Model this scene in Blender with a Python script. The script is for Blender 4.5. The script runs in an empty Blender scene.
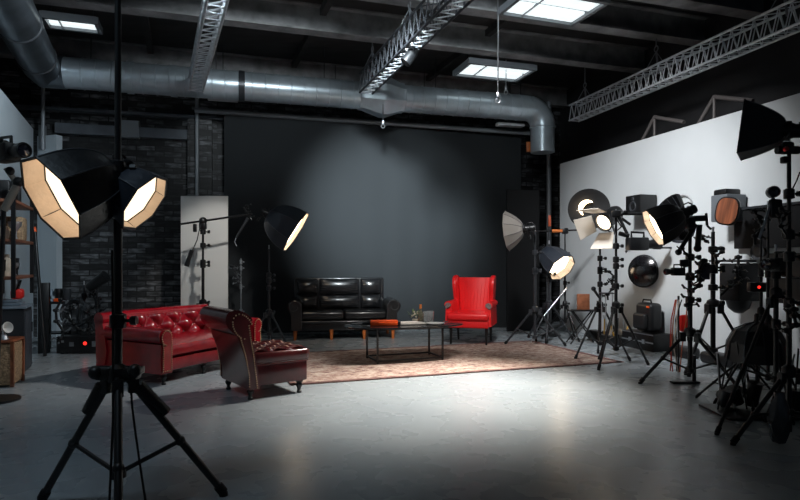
import bpy, bmesh, math, random
from mathutils import Vector, Matrix, Quaternion
random.seed(7)
PI = math.pi
SC = bpy.context.scene
COL = SC.collection
V = Vector
# ------------------------------------------------------------------ camera
F, H, HZ = 587.0, 1.3, 262.0
cam_d = bpy.data.cameras.new('camera'); cam = bpy.data.objects.new('camera', cam_d); COL.objects.link(cam)
cam.location = (0, 0, H); cam.rotation_euler = (PI/2, 0, 0)
cam_d.sensor_width = 36; cam_d.lens = F/800*36; cam_d.shift_y = (HZ-250)/800; cam_d.clip_end = 100
SC.camera = cam

def at(px, py, D): return V(((px-400)/F*D, D, H+(HZ-py)/F*D))
def gx(px, D): return (px-400)/F*D
def gz(py, D): return H+(HZ-py)/F*D
def ndir(px, r, u, t):
    k = (px-400)/F; n = math.hypot(k, 1); vx, vy = k/n, 1/n
    return (V((vy, -vx, 0))*r + V((0, 0, 1))*u - V((vx, vy, 0))*t).normalized()

# ------------------------------------------------------------------ materials
MATS = {}
def mat(name, col, rough=.5, metal=0, emit=None, es=0, bump=0, bscale=40, var=0, vscale=5, coat=0, spec=.5, trans=0, stretch=None):
    if name in MATS: return MATS[name]
    m = bpy.data.materials.new(name); m.use_nodes = True; nt = m.node_tree; b = nt.nodes['Principled BSDF']
    b.inputs['Base Color'].default_value = (*col, 1); b.inputs['Roughness'].default_value = rough
    b.inputs['Metallic'].default_value = metal; b.inputs['Coat Weight'].default_value = coat
    b.inputs['Coat Roughness'].default_value = .15
    b.inputs['Specular IOR Level'].default_value = spec
    if trans: b.inputs['Transmission Weight'].default_value = trans
    if emit: b.inputs['Emission Color'].default_value = (*emit, 1); b.inputs['Emission Strength'].default_value = es
    if bump or var:
        tc = nt.nodes.new('ShaderNodeTexCoord'); mp = nt.nodes.new('ShaderNodeMapping')
        nt.links.new(tc.outputs['Object'], mp.inputs['Vector'])
        if stretch: mp.inputs['Scale'].default_value = stretch
    if var:
        n = nt.nodes.new('ShaderNodeTexNoise'); n.inputs['Scale'].default_value = vscale; n.inputs['Detail'].default_value = 6
        nt.links.new(mp.outputs[0], n.inputs['Vector'])
        r = nt.nodes.new('ShaderNodeValToRGB')
        r.color_ramp.elements[0].position = .3; r.color_ramp.elements[1].position = .7
        r.color_ramp.elements[0].color = (*[c*(1-var) for c in col], 1); r.color_ramp.elements[1].color = (*[min(1, c*(1+var)) for c in col], 1)
        nt.links.new(n.outputs['Fac'], r.inputs['Fac']); nt.links.new(r.outputs['Color'], b.inputs['Base Color'])
    if bump:
        n2 = nt.nodes.new('ShaderNodeTexNoise'); n2.inputs['Scale'].default_value = bscale; n2.inputs['Detail'].default_value = 4
        nt.links.new(mp.outputs[0], n2.inputs['Vector'])
        bp = nt.nodes.new('ShaderNodeBump'); bp.inputs['Strength'].default_value = bump; bp.inputs['Distance'].default_value = .02
        nt.links.new(n2.outputs['Fac'], bp.inputs['Height']); nt.links.new(bp.outputs[0], b.inputs['Normal'])
    MATS[name] = m; return m

BLK = mat('black_metal', (.006, .0065, .0075), .38)
BLKM = mat('black_matte', (.0045, .005, .006), .7, spec=.3, bump=.1, bscale=80)
DGR = mat('dark_grey_metal', (.04, .044, .05), .35, .3)
FAB = mat('black_nylon', (.007, .0075, .009), .45, bump=.15, bscale=25)
FABB = mat('blue_black_nylon', (.024, .030, .042), .38, bump=.15, bscale=25)
SIL = mat('silver_metal', (.5, .52, .55), .3, .9)
GREYM = mat('grey_paint', (.22, .24, .26), .4, .2)
ALU = mat('aluminium', (.68, .72, .76), .35, .35, var=.2, vscale=14)
LIN = mat('cream_lining', (.80, .66, .53), .7, bump=.3, bscale=18, var=.12, vscale=9)
LINS = mat('silver_lining', (.30, .28, .26), .4, .3, bump=.3, bscale=18, var=.2, vscale=14)
RED = mat('oxblood_leather', (.27, .003, .010), .22, coat=.3, bump=.04, bscale=40, var=.25, vscale=7)
DRED = mat('brown_red_leather', (.065, .007, .008), .24, coat=.3, bump=.035, bscale=40, var=.35, vscale=6)
SCAR = mat('scarlet_leather', (.85, .014, .018), .38, coat=.12, bump=.03, bscale=50)
BLEA = mat('black_leather', (.007, .0075, .009), .3, coat=.4, bump=.03, bscale=16)
ORW = mat('orange_wood', (.6, .17, .04), .45, var=.2, vscale=20)
WOOD = mat('brown_wood', (.25, .075, .03), .4, var=.6, vscale=3, stretch=(9, .6, 3))
SHW = mat('shelf_wood', (.20, .075, .04), .5, var=.3, vscale=9, stretch=(1, 6, 6))
WICK = mat('wicker', (.32, .21, .12), .8, bump=.8, bscale=60, var=.5, vscale=40)
WHT = mat('white_board', (.72, .71, .68), .6)
ORG = mat('orange_plastic', (.9, .10, .012), .4)
REDP = mat('red_plastic', (.7, .02, .015), .4)
REDL = mat('red_indicator', (.8, .02, .02), .4, emit=(1, .03, .02), es=1.5)
GREEN = mat('leaf_green', (.10, .15, .05), .5, var=.4, vscale=30)
GLASS = mat('clear_glass', (.9, .93, .93), .05, trans=.9)
CREAM = mat('cream_ceramic', (.5, .42, .33), .5, var=.2, vscale=20)
BRASS = mat('antique_brass', (.62, .40, .24), .35, .5)
LENS = mat('lens_glass', (.01, .01, .02), .05, coat=1)
BLUEG = mat('blue_grey_plastic', (.16, .21, .26), .4)
def emis(name, col, s): return mat(name, (.8, .78, .72), .6, emit=col, es=s)
E_KEY = emis('diffuser_glow', (1, .80, .58), 1.7)
E_HOT = emis('diffuser_glow_hot', (1, .80, .58), 5)
E_STRONG = emis('diffuser_glow_strong', (1, .76, .52), 6.5)
E_DIM = emis('diffuser_glow_dim', (1, .86, .72), 1.2)
E_PAN = emis('tube_glow', (.86, .97, 1), 1.0)
E_BULB = emis('bulb_glow', (1, .74, .45), 7)

# ------------------------------------------------------------------ mesh tools
def align(d):
    d = V(d).normalized(); return d.to_track_quat('Z', 'Y').to_matrix().to_4x4()
def frame(n, up=(0, 0, 1)):          # z axis -> n , y axis kept as upright as possible
    z = V(n).normalized(); x = V(up).cross(z)
    if x.length < 1e-4: x = V((1, 0, 0))
    x.normalize(); y = z.cross(x)
    return Matrix((x, y, z)).transposed().to_4x4()

class MB:
    def __init__(s): s.bm = bmesh.new()
    def box(s, c, d, rz=0, M=None, bev=0, seg=2, rot=None):
        b = bmesh.new(); bmesh.ops.create_cube(b, size=1)
        for v in b.verts: v.co = V((v.co.x*d[0], v.co.y*d[1], v.co.z*d[2]))
        if bev: bmesh.ops.bevel(b, geom=b.edges[:], offset=min(bev, min(d)*.49), segments=seg, affect='EDGES', profile=.5)
        T = Matrix.Translation(c) @ Matrix.Rotation(rz, 4, 'Z')
        if rot is not None: T = T @ rot
        if M is not None: T = M @ T
        b.transform(T); s.merge(b); return s
    def merge(s, b):
        me = bpy.data.meshes.new('t'); b.to_mesh(me); b.free(); s.bm.from_mesh(me); bpy.data.meshes.remove(me)
    def tube(s, a, b, r, r2=None, n=10, caps=True):
        a = V(a); b = V(b); L = (b-a).length
        if L < 1e-5: return s
        T = Matrix.Translation((a+b)/2) @ align(b-a)
        bmesh.ops.create_cone(s.bm, cap_ends=caps, segments=n, radius1=r, radius2=r if r2 is None else r2, depth=L, matrix=T); return s
    def path(s, pts, r, n=8):
        pts = [V(p) for p in pts]; rings = []
        for i, p in enumerate(pts):
            d = (pts[min(i+1, len(pts)-1)]-pts[max(i-1, 0)]).normalized()
            if i == 0: ref = V((0, 0, 1)) if abs(d.z) < .9 else V((1, 0, 0)); x = ref.cross(d).normalized()
            else: x = (x - d*x.dot(d)).normalized()
            y = d.cross(x); rr = r[i] if isinstance(r, (list, tuple)) else r
            rings.append([p + x*math.cos(2*PI*k/n)*rr + y*math.sin(2*PI*k/n)*rr for k in range(n)])
        return s.loft(rings)
    def loft(s, rings, caps=True, closed=True, loop=False):
        vs = [[s.bm.verts.new(p) for p in r] for r in rings]; n = len(rings[0])
        R = range(len(vs)) if loop else range(len(vs)-1)
        for i in R:
            a, b = vs[i], vs[(i+1) % len(vs)]
            for k in range(n if closed else n-1):
                k2 = (k+1) % n
                try: s.bm.faces.new((a[k], a[k2], b[k2], b[k]))
                except ValueError: pass
        if caps and not loop and closed:
            try: s.bm.faces.new(vs[0][::-1]); s.bm.faces.new(vs[-1])
            except ValueError: pass
        return s
    def lathe(s, prof, n=24, M=None, off=0, caps=False):
        M = M or Matrix()
        rings = [[M @ V((r*math.cos(2*PI*k/n+off), r*math.sin(2*PI*k/n+off), z)) for k in range(n)] for r, z in prof]
        return s.loft(rings, caps=caps)
    def sphere(s, c, r, n=12, sc=(1, 1, 1)):
        T = Matrix.Translation(c) @ Matrix.Diagonal((*sc, 1)); bmesh.ops.create_uvsphere(s.bm, u_segments=n, v_segments=max(6, n//2), radius=r, matrix=T); return s
    def prism(s, pts, fn0, fn1): return s.loft([[fn0(p) for p in pts], [fn1(p) for p in pts]])
    def torus(s, c, R, r, M=None, n=28, m=8):
        M = Matrix.Translation(c) @ (M or Matrix())
        rings = [[M @ V(((R+r*math.cos(2*PI*j/m))*math.cos(2*PI*i/n), (R+r*math.cos(2*PI*j/m))*math.sin(2*PI*i/n), r*math.sin(2*PI*j/m))) for j in range(m)] for i in range(n)]
        return s.loft(rings, loop=True)
    def grid(s, fn, nu, nv):
        vs = [[s.bm.verts.new(fn(i/nu, j/nv)) for j in range(nv+1)] for i in range(nu+1)]
        for i in range(nu):
            for j in range(nv): s.bm.faces.new((vs[i][j], vs[i+1][j], vs[i+1][j+1], vs[i][j+1]))
        return s

def obj(name, mb, m, parent=None, smooth=True, label=None, ang=40, bevel=0):
    me = bpy.data.meshes.new(name); bmesh.ops.recalc_face_normals(mb.bm, faces=mb.bm.faces[:])
    mb.bm.to_mesh(me); mb.bm.free()
    o = bpy.data.objects.new(name, me); COL.objects.link(o); me.materials.append(m)
    if smooth:
        me.shade_smooth()
        try: me.set_sharp_from_angle(angle=math.radians(ang))
        except Exception: pass
    if parent: o.parent = parent
    if label: o['label'] = label
    return o
def tag(o, label, cat, group=None):
    o['label'] = label; o['category'] = cat
    if group: o['group'] = group
    return o
def thing(name, label, cat, loc=(0, 0, 0), rz=0, group=None, M=None):
    o = bpy.data.objects.new(name, None); COL.objects.link(o); o.empty_display_size = .1
    if M is not None: o.matrix_world = Matrix.Translation(loc) @ M
    else: o.location = loc; o.rotation_euler = (0, 0, rz)
    return tag(o, label, cat, group)
def struct(name, mb, m, loc=None, rz=0, smooth=False):
    o = obj(name, mb, m, smooth=smooth); o['kind'] = 'structure'
    if loc is not None: o.location = loc; o.rotation_euler = (0, 0, rz)
    return o

# ------------------------------------------------------------------ setting
# floor
fm = mat('polished_concrete', (.30, .32, .335), .34, spec=.5)
nt = fm.node_tree; b = nt.nodes['Principled BSDF']
tc = nt.nodes.new('ShaderNodeTexCoord')
n1 = nt.nodes.new('ShaderNodeTexNoise'); n1.inputs['Scale'].default_value = 1.1; n1.inputs['Detail'].default_value = 3; n1.inputs['Distortion'].default_value = .5
nt.links.new(tc.outputs['Object'], n1.inputs['Vector'])
cr = nt.nodes.new('ShaderNodeValToRGB'); cr.color_ramp.elements[0].position = .3; cr.color_ramp.elements[1].position = .7
cr.color_ramp.elements[0].color = (.27, .305, .33, 1); cr.color_ramp.elements[1].color = (.32, .355, .375, 1)
nt.links.new(n1.outputs['Fac'], cr.inputs['Fac']); nt.links.new(cr.outputs['Color'], b.inputs['Base Color'])
r2 = nt.nodes.new('ShaderNodeMapRange'); r2.inputs['To Min'].default_value = .24; r2.inputs['To Max'].default_value = .31
n2 = nt.nodes.new('ShaderNodeTexNoise'); n2.inputs['Scale'].default_value = 3; n2.inputs['Detail'].default_value = 3
nt.links.new(tc.outputs['Object'], n2.inputs['Vector']); nt.links.new(n2.outputs['Fac'], r2.inputs['Value']); nt.links.new(r2.outputs[0], b.inputs['Roughness'])
bp = nt.nodes.new('ShaderNodeBump'); bp.inputs['Strength'].default_value = .02; bp.inputs['Distance'].default_value = .01
n3 = nt.nodes.new('ShaderNodeTexNoise'); n3.inputs['Scale'].default_value = 7; n3.inputs['Detail'].default_value = 3
nt.links.new(tc.outputs['Object'], n3.inputs['Vector']); nt.links.new(n3.outputs['Fac'], bp.inputs['Height']); nt.links.new(bp.outputs[0], b.inputs['Normal'])
struct('floor', MB().box((0, 6, -.05), (16, 18, .1)), fm)

CEIL = 5.0
cm = mat('ceiling_paint', (.022, .0215, .022), .7, var=.5, vscale=1.6, stretch=(1, 3, 1))
struct('ceiling', MB().box((0, 6, CEIL+.05), (16, 18, .1)), cm)

# brick wall at the back
RA = math.radians(15)
brk = mat('dark_brick', (.03, .03, .032), .55)
nt = brk.node_tree; b = nt.nodes['Principled BSDF']
tc = nt.nodes.new('ShaderNodeTexCoord'); sp = nt.nodes.new('ShaderNodeSeparateXYZ'); cb = nt.nodes.new('ShaderNodeCombineXYZ')
nt.links.new(tc.outputs['Object'], sp.inputs[0]); nt.links.new(sp.outputs['X'], cb.inputs['X']); nt.links.new(sp.outputs['Z'], cb.inputs['Y'])
nz = nt.nodes.new('ShaderNodeTexNoise'); nz.inputs['Scale'].default_value = 3; nz.inputs['Detail'].default_value = 5
mx = nt.nodes.new('ShaderNodeMixRGB'); mx.inputs[0].default_value = .03
nt.links.new(cb.outputs[0], nz.inputs['Vector']); nt.links.new(cb.outputs[0], mx.inputs[1]); nt.links.new(nz.outputs['Color'], mx.inputs[2])
bt = nt.nodes.new('ShaderNodeTexBrick'); bt.inputs['Scale'].default_value = 1; bt.inputs['Brick Width'].default_value = .30; bt.inputs['Row Height'].default_value = .095
bt.inputs['Mortar Size'].default_value = .010; bt.inputs['Color1'].default_value = (.012, .013, .015, 1); bt.inputs['Color2'].default_value = (.30, .31, .33, 1); bt.inputs['Mortar'].default_value = (.006, .006, .007, 1)
bt.inputs['Bias'].default_value = -.25
nt.links.new(mx.outputs[0], bt.inputs['Vector'])
nz2 = nt.nodes.new('ShaderNodeTexNoise'); nz2.inputs['Scale'].default_value = 6; nz2.inputs['Detail'].default_value = 7; mq = nt.nodes.new('ShaderNodeMapping'); mq.inputs['Scale'].default_value = (1, 3.2, 1); nt.links.new(cb.outputs[0], mq.inputs[0]); nt.links.new(mq.outputs[0], nz2.inputs['Vector'])
ml = nt.nodes.new('ShaderNodeMixRGB'); ml.blend_type = 'MULTIPLY'; ml.inputs[0].default_value = .9
cr = nt.nodes.new('ShaderNodeValToRGB'); cr.color_ramp.elements[0].position = .42; cr.color_ramp.elements[0].color = (.08, .08, .08, 1); cr.color_ramp.elements[1].position = .68  # stretched noise ramp paints thin highlights into the brick colour
nt.links.new(nz2.outputs['Fac'], cr.inputs['Fac']); nt.links.new(bt.outputs['Color'], ml.inputs[1]); nt.links.new(cr.outputs['Color'], ml.inputs[2]); nt.links.new(ml.outputs[0], b.inputs['Base Color'])
bp = nt.nodes.new('ShaderNodeBump'); bp.inputs['Strength'].default_value = .8; bp.inputs['Distance'].default_value = .03
nt.links.new(ml.outputs[0], bp.inputs['Height']); nt.links.new(bp.outputs[0], b.inputs['Normal'])
struct('wall_back', MB().box((1.2, .1, CEIL/2), (12, .2, CEIL)), brk, (-3.1, 11.05, 0), RA)
# brick column beside the backdrop
CB = V((-3.1, 11.05, 0)); CD = V((math.cos(RA), math.sin(RA), 0)); CN = V((math.sin(RA), -math.cos(RA), 0))
struct('trim_1', MB().box((-.62, -.12, 1.95), (.42, .24, 3.9)), brk, CB, RA)
# grey lintel band and girder over the brick
struct('trim_2', MB().box((-1.9, -.1, 3.62), (2.2, .12, .18), bev=.01).box((-2.0, -.1, 3.95), (4.0, .16, .05)), mat('band_paint', (.10, .115, .135), .5, var=.3, vscale=3), CB, RA)
struct('trim_3', MB().box((-3.2, -.1, 3.45), (.10, .1, .4)).box((-1.8, -.12, 3.66), (.3, .14, .3)), GREYM, CB, RA)

# right wall: white studio wall + dark wall behind it
def wl(Y): return 3.15+1.42*(11.56-Y)/4.86
wd = V((1.42, -4.86, 0)).normalized(); wn = V((-wd.y, wd.x, 0)); wn = -wn if wn.x > 0 else wn
WR = math.atan2(wd.y, wd.x)
wwm = mat('white_wall_paint', (.60, .635, .65), .6, bump=.05, bscale=6, var=.04, vscale=1.2)
# local x along the wall towards the camera, local -y is the room side
struct('wall_right', MB().box((6, .05, 1.615), (12, .1, 3.23)), wwm, (3.15, 11.56, 0), WR)
dk = mat('dark_wall_paint', (.018, .018, .020), .7, var=.3, vscale=2)
struct('trim_4', MB().box((5.4, .75, CEIL/2), (13.5, .12, CEIL)), dk, (3.15, 11.56, 0), WR)
brm = mat('brace_metal', (.10, .09, .088), .5)
for i, (px, py) in enumerate([(647, 127), (706, 107)]):
    Y = 6.528/((px-400)/F+.2922); s = (11.56-Y)/4.86*5.063
    q = 3.23
    t = thing('wall_brace', ['metal brace above the white wall, nearer the brick corner', 'metal brace above the white wall, nearer the camera'][i], 'brace', V((3.15, 11.56, 0))+wd*s, WR, 'braces above the white wall')
    obj('strut', MB().tube((0, .14, q-.2), (0, .14, q+.36), .022).tube((0, .14, q+.34), (.62, .02+.12, q+.12), .03), brm, t)
    obj('diagonal', MB().tube((0, .14, q+.34), (-.62, .14, q-.35), .028), brm, t)

# left wall
lwm = mat('left_wall_paint', (.48, .54, .58), .6, bump=.05, bscale=6)
A = V((-5.29, 7.76, 0)); a = V((-.404, .915, 0)).normalized(); ln = V((a.y, -a.x, 0))
LR = math.atan2(a.y, a.x)
struct('wall_left', MB().box((-3, .05, 1.8), (12.0, .1, 3.6)), lwm, A, LR)     # local y to the left of travel
struct('trim_5', MB().box((-2, .55, CEIL/2), (16, .1, CEIL)), mat('rough_dark_concrete', (.065, .065, .07), .8, bump=.8, bscale=5, var=.6, vscale=3), A, LR)
# white return panel at the far end of the left wall
c0 = at(38, 262, 10.3); c1 = at(58, 262, 10.1)
struct('trim_6', MB().box(((c0.x+c1.x)/2, (c0.y+c1.y)/2, gz(135, 10.1)/2), ((c1-c0).length, .12, gz(135, 10.1)), rz=-.3), lwm)

# backdrop
bdm = mat('charcoal_backdrop', (.016, .0195, .0225), .85, var=.08, vscale=.8)
BL = at(224, 0, 10.55); BR = at(521, 0, 11.75); tl, tr = gz(113, 10.55), gz(138, 11.75)
mb = MB(); N = 40; rings = []
for i in range(N+1):
    f = i/N; p = BL.lerp(BR, f); z1 = tl+(tr-tl)*f; w = .012*math.sin(f*70)
    nrm = V((BR.y-BL.y, -(BR.x-BL.x), 0)).normalized()
    rings.append([V((p.x, p.y, z1))+nrm*w*.3, V((p.x, p.y, z1*.5))+nrm*w, V((p.x, p.y, .004))+nrm*w, V((p.x, p.y, .004))+nrm*(w-.02), V((p.x, p.y, z1*.5))+nrm*(w-.02), V((p.x, p.y, z1))+nrm*(w*.3-.02)])
mb.loft(rings)
o = obj('studio_backdrop', mb, bdm); tag(o, 'huge charcoal black studio backdrop hanging behind the sofa and armchair', 'backdrop')
t = thing('backdrop_rail', 'long grey rail just above the top edge of the black backdrop', 'rail', (0, 0, 0))
u = (BR-BL).normalized()
obj('rail', MB().path([V((BL.x, BL.y, tl+.07))-u*.5, V((BR.x, BR.y, tr+.07))+u*.35], .045, 10), GREYM, t)
for f in (.05, .35, .65, .95):
    p = BL.lerp(BR, f); z = tl+(tr-tl)*f
    obj('hanger', MB().tube((p.x, p.y, z+.1), (p.x, p.y, CEIL-.02), .008, n=6), DGR, t)

# ceiling beams parallel to the back wall
bmm = mat('steel_beam', (.24, .24, .245), .55, .1, var=.4, vscale=4)
BA = math.radians(17.5)
for i, (px, py) in enumerate([(400, 43), (480, 13), (400, -42), (400, 92)]):
    z = 4.62; D = (z-H)*F/(HZ-py); c = at(px, py, D)
    mb = MB().box((0, 0, z+.01), (15, .22, .025)).box((0, 0, z+.19), (15, .03, .36)).box((0, 0, z+.37), (15, .22, .02))
    struct('trim_%d' % (7+i), mb, bmm, (c.x, c.y, 0), BA)
# joists running in depth
for i, x in enumerate((-3.6, -1.0, 1.8)):
    struct('trim_%d' % (11+i), MB().box((0, 0, CEIL-.06), (.09, 9, .12)), cm, (x, 8.2, 0), math.radians(20))

# ------------------------------------------------------------------ ducts
galv = mat('galvanised_steel', (.50, .57, .62), .34, .6, var=.22, vscale=2.5)
def duct_line():
    z = 4.2; pts = [at(62, 0, 8.98), at(536, 0, 11.12)]
    p0 = V((pts[0].x, pts[0].y, z)); p1 = V((pts[1].x, pts[1].y, z)); d = (p1-p0).normalized(); r = .235
    t = thing('air_duct', 'long galvanised round air duct crossing before the back wall, bending down at its right', 'duct', (p0.x, p0.y, z))
    P = lambda v: V(v)-V((p0.x, p0.y, z))
    L = (p1-p0).length
    obj('duct_run', MB().tube(P(p0), P(p1-d*.2), r, n=32), galv, t)
    seam = MB()
    k = .3
    while k < L-.3:
        c = P(p0+d*k); seam.lathe([(r, -.012), (r+.007, -.006), (r+.007, .006), (r, .012)], 32, Matrix.Translation(c) @ align(d)); k += .21
    obj('seam_ring', seam, galv, t)
    # elbow
    e = []
    for i in range(9):
        a_ = i/8*PI/2; R_ = .34
        e.append(P(p1-d*.2 + d*math.sin(a_)*R_ + V((0, 0, -1))*(1-math.cos(a_))*R_))
    obj('elbow', MB().path(e, r, 32), galv, t)
    q = e[-1]; obj('drop_pipe', MB().tube(q, (q.x, q.y, gz(153, 11.2)-z), r*.96, n=32).lathe([(r*.96, 0), (r+.012, .005), (r+.012, .03), (r*.96, .035)], 32, Matrix.Translation((q.x, q.y, q.z-.02))), galv, t)
    # octagonal plenum by the middle truss
    f = (gx(383, 10.3)-p0.x)/(p1.x-p0.x); c = P(p0.lerp(p1, f))
    obj('plenum', MB().lathe([(r, -.45), (r+.02, -.43), (r+.02, -.38), (.36, -.05), (.36, .05), (r+.03, .3), (r+.03, .36), (r, .38)], 8, Matrix.Translation(c) @ align(d), off=PI/8), galv, t)
    for f in (.12, .2, .33):
        c = P(p0.lerp(p1, f)); obj('collar', MB().lathe([(r, -.05), (r+.015, -.045), (r+.015, .045), (r, .05)], 32, Matrix.Translation(c) @ align(d)), DGR if f == .33 else galv, t)
    for f in (.05, .28, .5, .75, .96):
        c = P(p0.lerp(p1, f)); obj('hanger', MB().tube(c+V((0, 0, r)), (c.x, c.y, CEIL-z), .008, n=6), DGR, t)
    # duct along the left wall
    ld = V((.40, -.917, 0)).normalized(); s0 = p0-d*.25
    t2 = thing('air_duct', 'dark round air duct running along the top of the left wall towards the camera', 'duct', (s0.x, s0.y, z))
    obj('duct_run', MB().path([V((.0, 0, 0))+d*.3, V((0, 0, 0)), ld*.25, ld*.6, ld*6], .25, 32), mat('dark_galvanised', (.14, .16, .18), .35, .8, var=.3, vscale=3), t2)
    for k in (.7, 2.0, 3.3, 4.6): obj('collar', MB().lathe([(.25, -.03), (.265, -.02), (.265, .02), (.25, .03)], 32, Matrix.Translation(ld*k) @ align(ld)), DGR, t2)
duct_line()

# pipes
tag(obj('wall_pipe', MB().tube(at(43, 74, 9.9), at(43, 150, 9.9), .03), GREYM), 'grey vertical pipe above the far end of the left wall', 'pipe')
p = CB - CD*.36 + CN*.05
p = at(197, 0, 10.55); tag(obj('wall_pipe', MB().tube((p.x, p.y, .0), (p.x, p.y, CEIL-.4), .035), GREYM), 'grey vertical pipe beside the brick column left of the backdrop', 'pipe')
p = at(549, 0, 12.1); tag(obj('wall_pipe', MB().tube((p.x, p.y, 0), (p.x, p.y, CEIL-.4), .05), GREYM), 'grey vertical pipe below the duct outlet at the right brick corner', 'pipe')
p = at(528.5, 147, 11.6); tag(obj('wall_box', MB().box(p, (.09, .06, .2), bev=.01), ORW), 'small orange box high beside the duct outlet', 'box')

# ------------------------------------------------------------------ trusses
def truss(name, label, p0, p1, w, h, n, hangs, mchord=ALU):
    p0 = V(p0); p1 = V(p1); L = (p1-p0).length; d = (p1-p0).normalized()
    t = thing(name, label, 'truss', p0, math.atan2(d.y, d.x), 'lighting trusses')
    cs = [(-w/2, 0), (w/2, 0), (-w/2, h), (w/2, h)]
    for y, z in cs: obj('chord', MB().tube((0, y, z), (L, y, z), .017, n=8), mchord, t)
    b = MB(); sb = MB(); r = .0075
    for i in range(n):
        x0, x1 = L*i/n, L*(i+1)/n; xm = (x0+x1)/2
        b.tube((x0, -w/2, 0), (x1, w/2, 0), r, n=5).tube((x0, -w/2, 0), (x0, w/2, 0), r, n=5)
        for y in (-w/2, w/2): sb.tube((x0, y, 0), (xm, y, h), r, n=5).tube((xm, y, h), (x1, y, 0), r, n=5)
        sb.tube((x0, -w/2, h), (x1, w/2, h), r, n=5)
    obj('bottom_ladder', b, ALU, t); obj('side_bracing', sb, mchord, t)
    for x in hangs:
        hk = MB().tube((x, 0, h+.32), (x, 0, CEIL-p0.z), .009, n=6).torus((x, 0, h+.28), .04, .008, Matrix.Rotation(PI/2, 4, 'X')).tube((x, 0, h+.24), (x-.09, -w/2, h), .006, n=5).tube((x, 0, h+.24), (x+.09, w/2, h), .006, n=5).tube((x, 0, h+.24), (x+.05, 0, h-.1), .015, n=6)
        obj('hanging_cable', hk, GREYM, t)
    return t
def tp(px, py, z): D = (z-H)*F/(HZ-py); q = at(px, py, D); q.z = z; return q
truss('lighting_truss', 'aluminium box truss hanging left, above the tall foreground lamp stand side', tp(196, 91, 4.0), tp(228, -45, 4.0), .2, .2, 24, (.6, 3.4))
truss('lighting_truss', 'dark middle box truss hanging over the duct plenum, running up to the top edge', tp(366, 93, 4.0), tp(502, -40, 4.0), .21, .3, 22, (.35, 2.0, 3.6), mat('shaded_aluminium', (.04, .043, .05), .45, .3))  # chords and side bracing darkened in colour as shade, bottom ladder left bright
truss('lighting_truss', 'bright aluminium truss hanging above the white right wall', tp(574, 121, 3.9), tp(835, 12, 3.9), .2, .28, 30, (.35, 2.2, 4.3))

def rod(label, px, y0, y1, D, hook=True, r=.009):
    t = thing('hanging_rod', label, 'rod', at(px, y1, D))
    L = min(CEIL, gz(y0, D))-gz(y1, D)
    obj('rod', MB().tube((0, 0, .05), (0, 0, L), r, n=6), SIL, t)
    m = MB().torus((0, 0, .03), .03, .008, Matrix.Rotation(PI/2, 4, 'X')).box((0, 0, .1), (.04, .04, .07), bev=.01)
    obj('hook', m, SIL, t)
rod('thin silver hanging rod in front of the middle ceiling light', 498, -200, 103, 7.5)
rod('short silver hook rod hanging beside the middle ceiling light', 506, 60, 94, 9.8)
rod('thin dark rod with a clamp dropping in front of the black backdrop top', 383, 104, 128, 10.0)

# ------------------------------------------------------------------ ceiling lights
def panel(label, corner, ex, ey, tubes=2):
    z = corner[2]; c = V(corner)
    ex = V((*ex, 0)); ey = V((*ey, 0)); lx, ly = ex.length, ey.length
    ctr = c+ex/2+ey/2; rz = math.atan2(ex.y, ex.x)
    t = thing('ceiling_light', label, 'ceiling light', ctr, rz, 'ceiling light panels')
    fr = MB()
    for s in (-1, 1): fr.box((0, s*ly/2, .03), (lx+.06, .05, .09)).box((s*lx/2, 0, .03), (.05, ly, .09))
    fr.box((0, 0, .08), (lx, ly, .02))
    obj('frame', fr, GREYM, t, smooth=False)
    for k in range(tubes):
        y = (k+.5)/tubes*ly-ly/2
        obj('diffuser', MB().box((0, y, .035), (lx-.06, ly/tubes-.07, .04), bev=.015), E_PAN, t)
    obj('louvre', MB().box((-lx*.22, 0, .01), (.012, ly-.06, .03)), GREYM, t)
    for s in (-1, 1): obj('hanger', MB().tube((s*lx*.4, 0, .09), (s*lx*.4, 0, CEIL-z), .006, n=6), DGR, t)
    return t
PL = []
PL.append(panel('large lit ceiling light panel at the top edge right of centre', (1.29, 7.57, 4.5), (1.03, .36), (.24, -.68)))
PL.append(panel('lit ceiling light panel hanging above the right end of the duct', (.91, 10.04, 4.5), (1.12, .34), (.24, -.6)))
PL.append(panel('narrow lit ceiling light over the corner of the left ducts', (-4.78, 8.0, 4.5), (.60, .2), (.1, -.34)))
for lab, px, py, D, w in [('small pale strip light under the left part of the duct', 223, 99, 10.0, .5), ('small pale strip light under the duct near its bend', 510, 125, 11.3, .55)]:
    t = thing('strip_light', lab, 'strip light', at(px, py, D), RA, 'small strip lights under the duct')
    obj('housing', MB().box((0, 0, 0), (w, .16, .06), bev=.015), mat('pale_metal', (.5, .52, .54), .4), t)
    obj('bracket', MB().tube((0, 0, .03), (0, 0, CEIL-gz(py, D)), .008, n=6), DGR, t)

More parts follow.
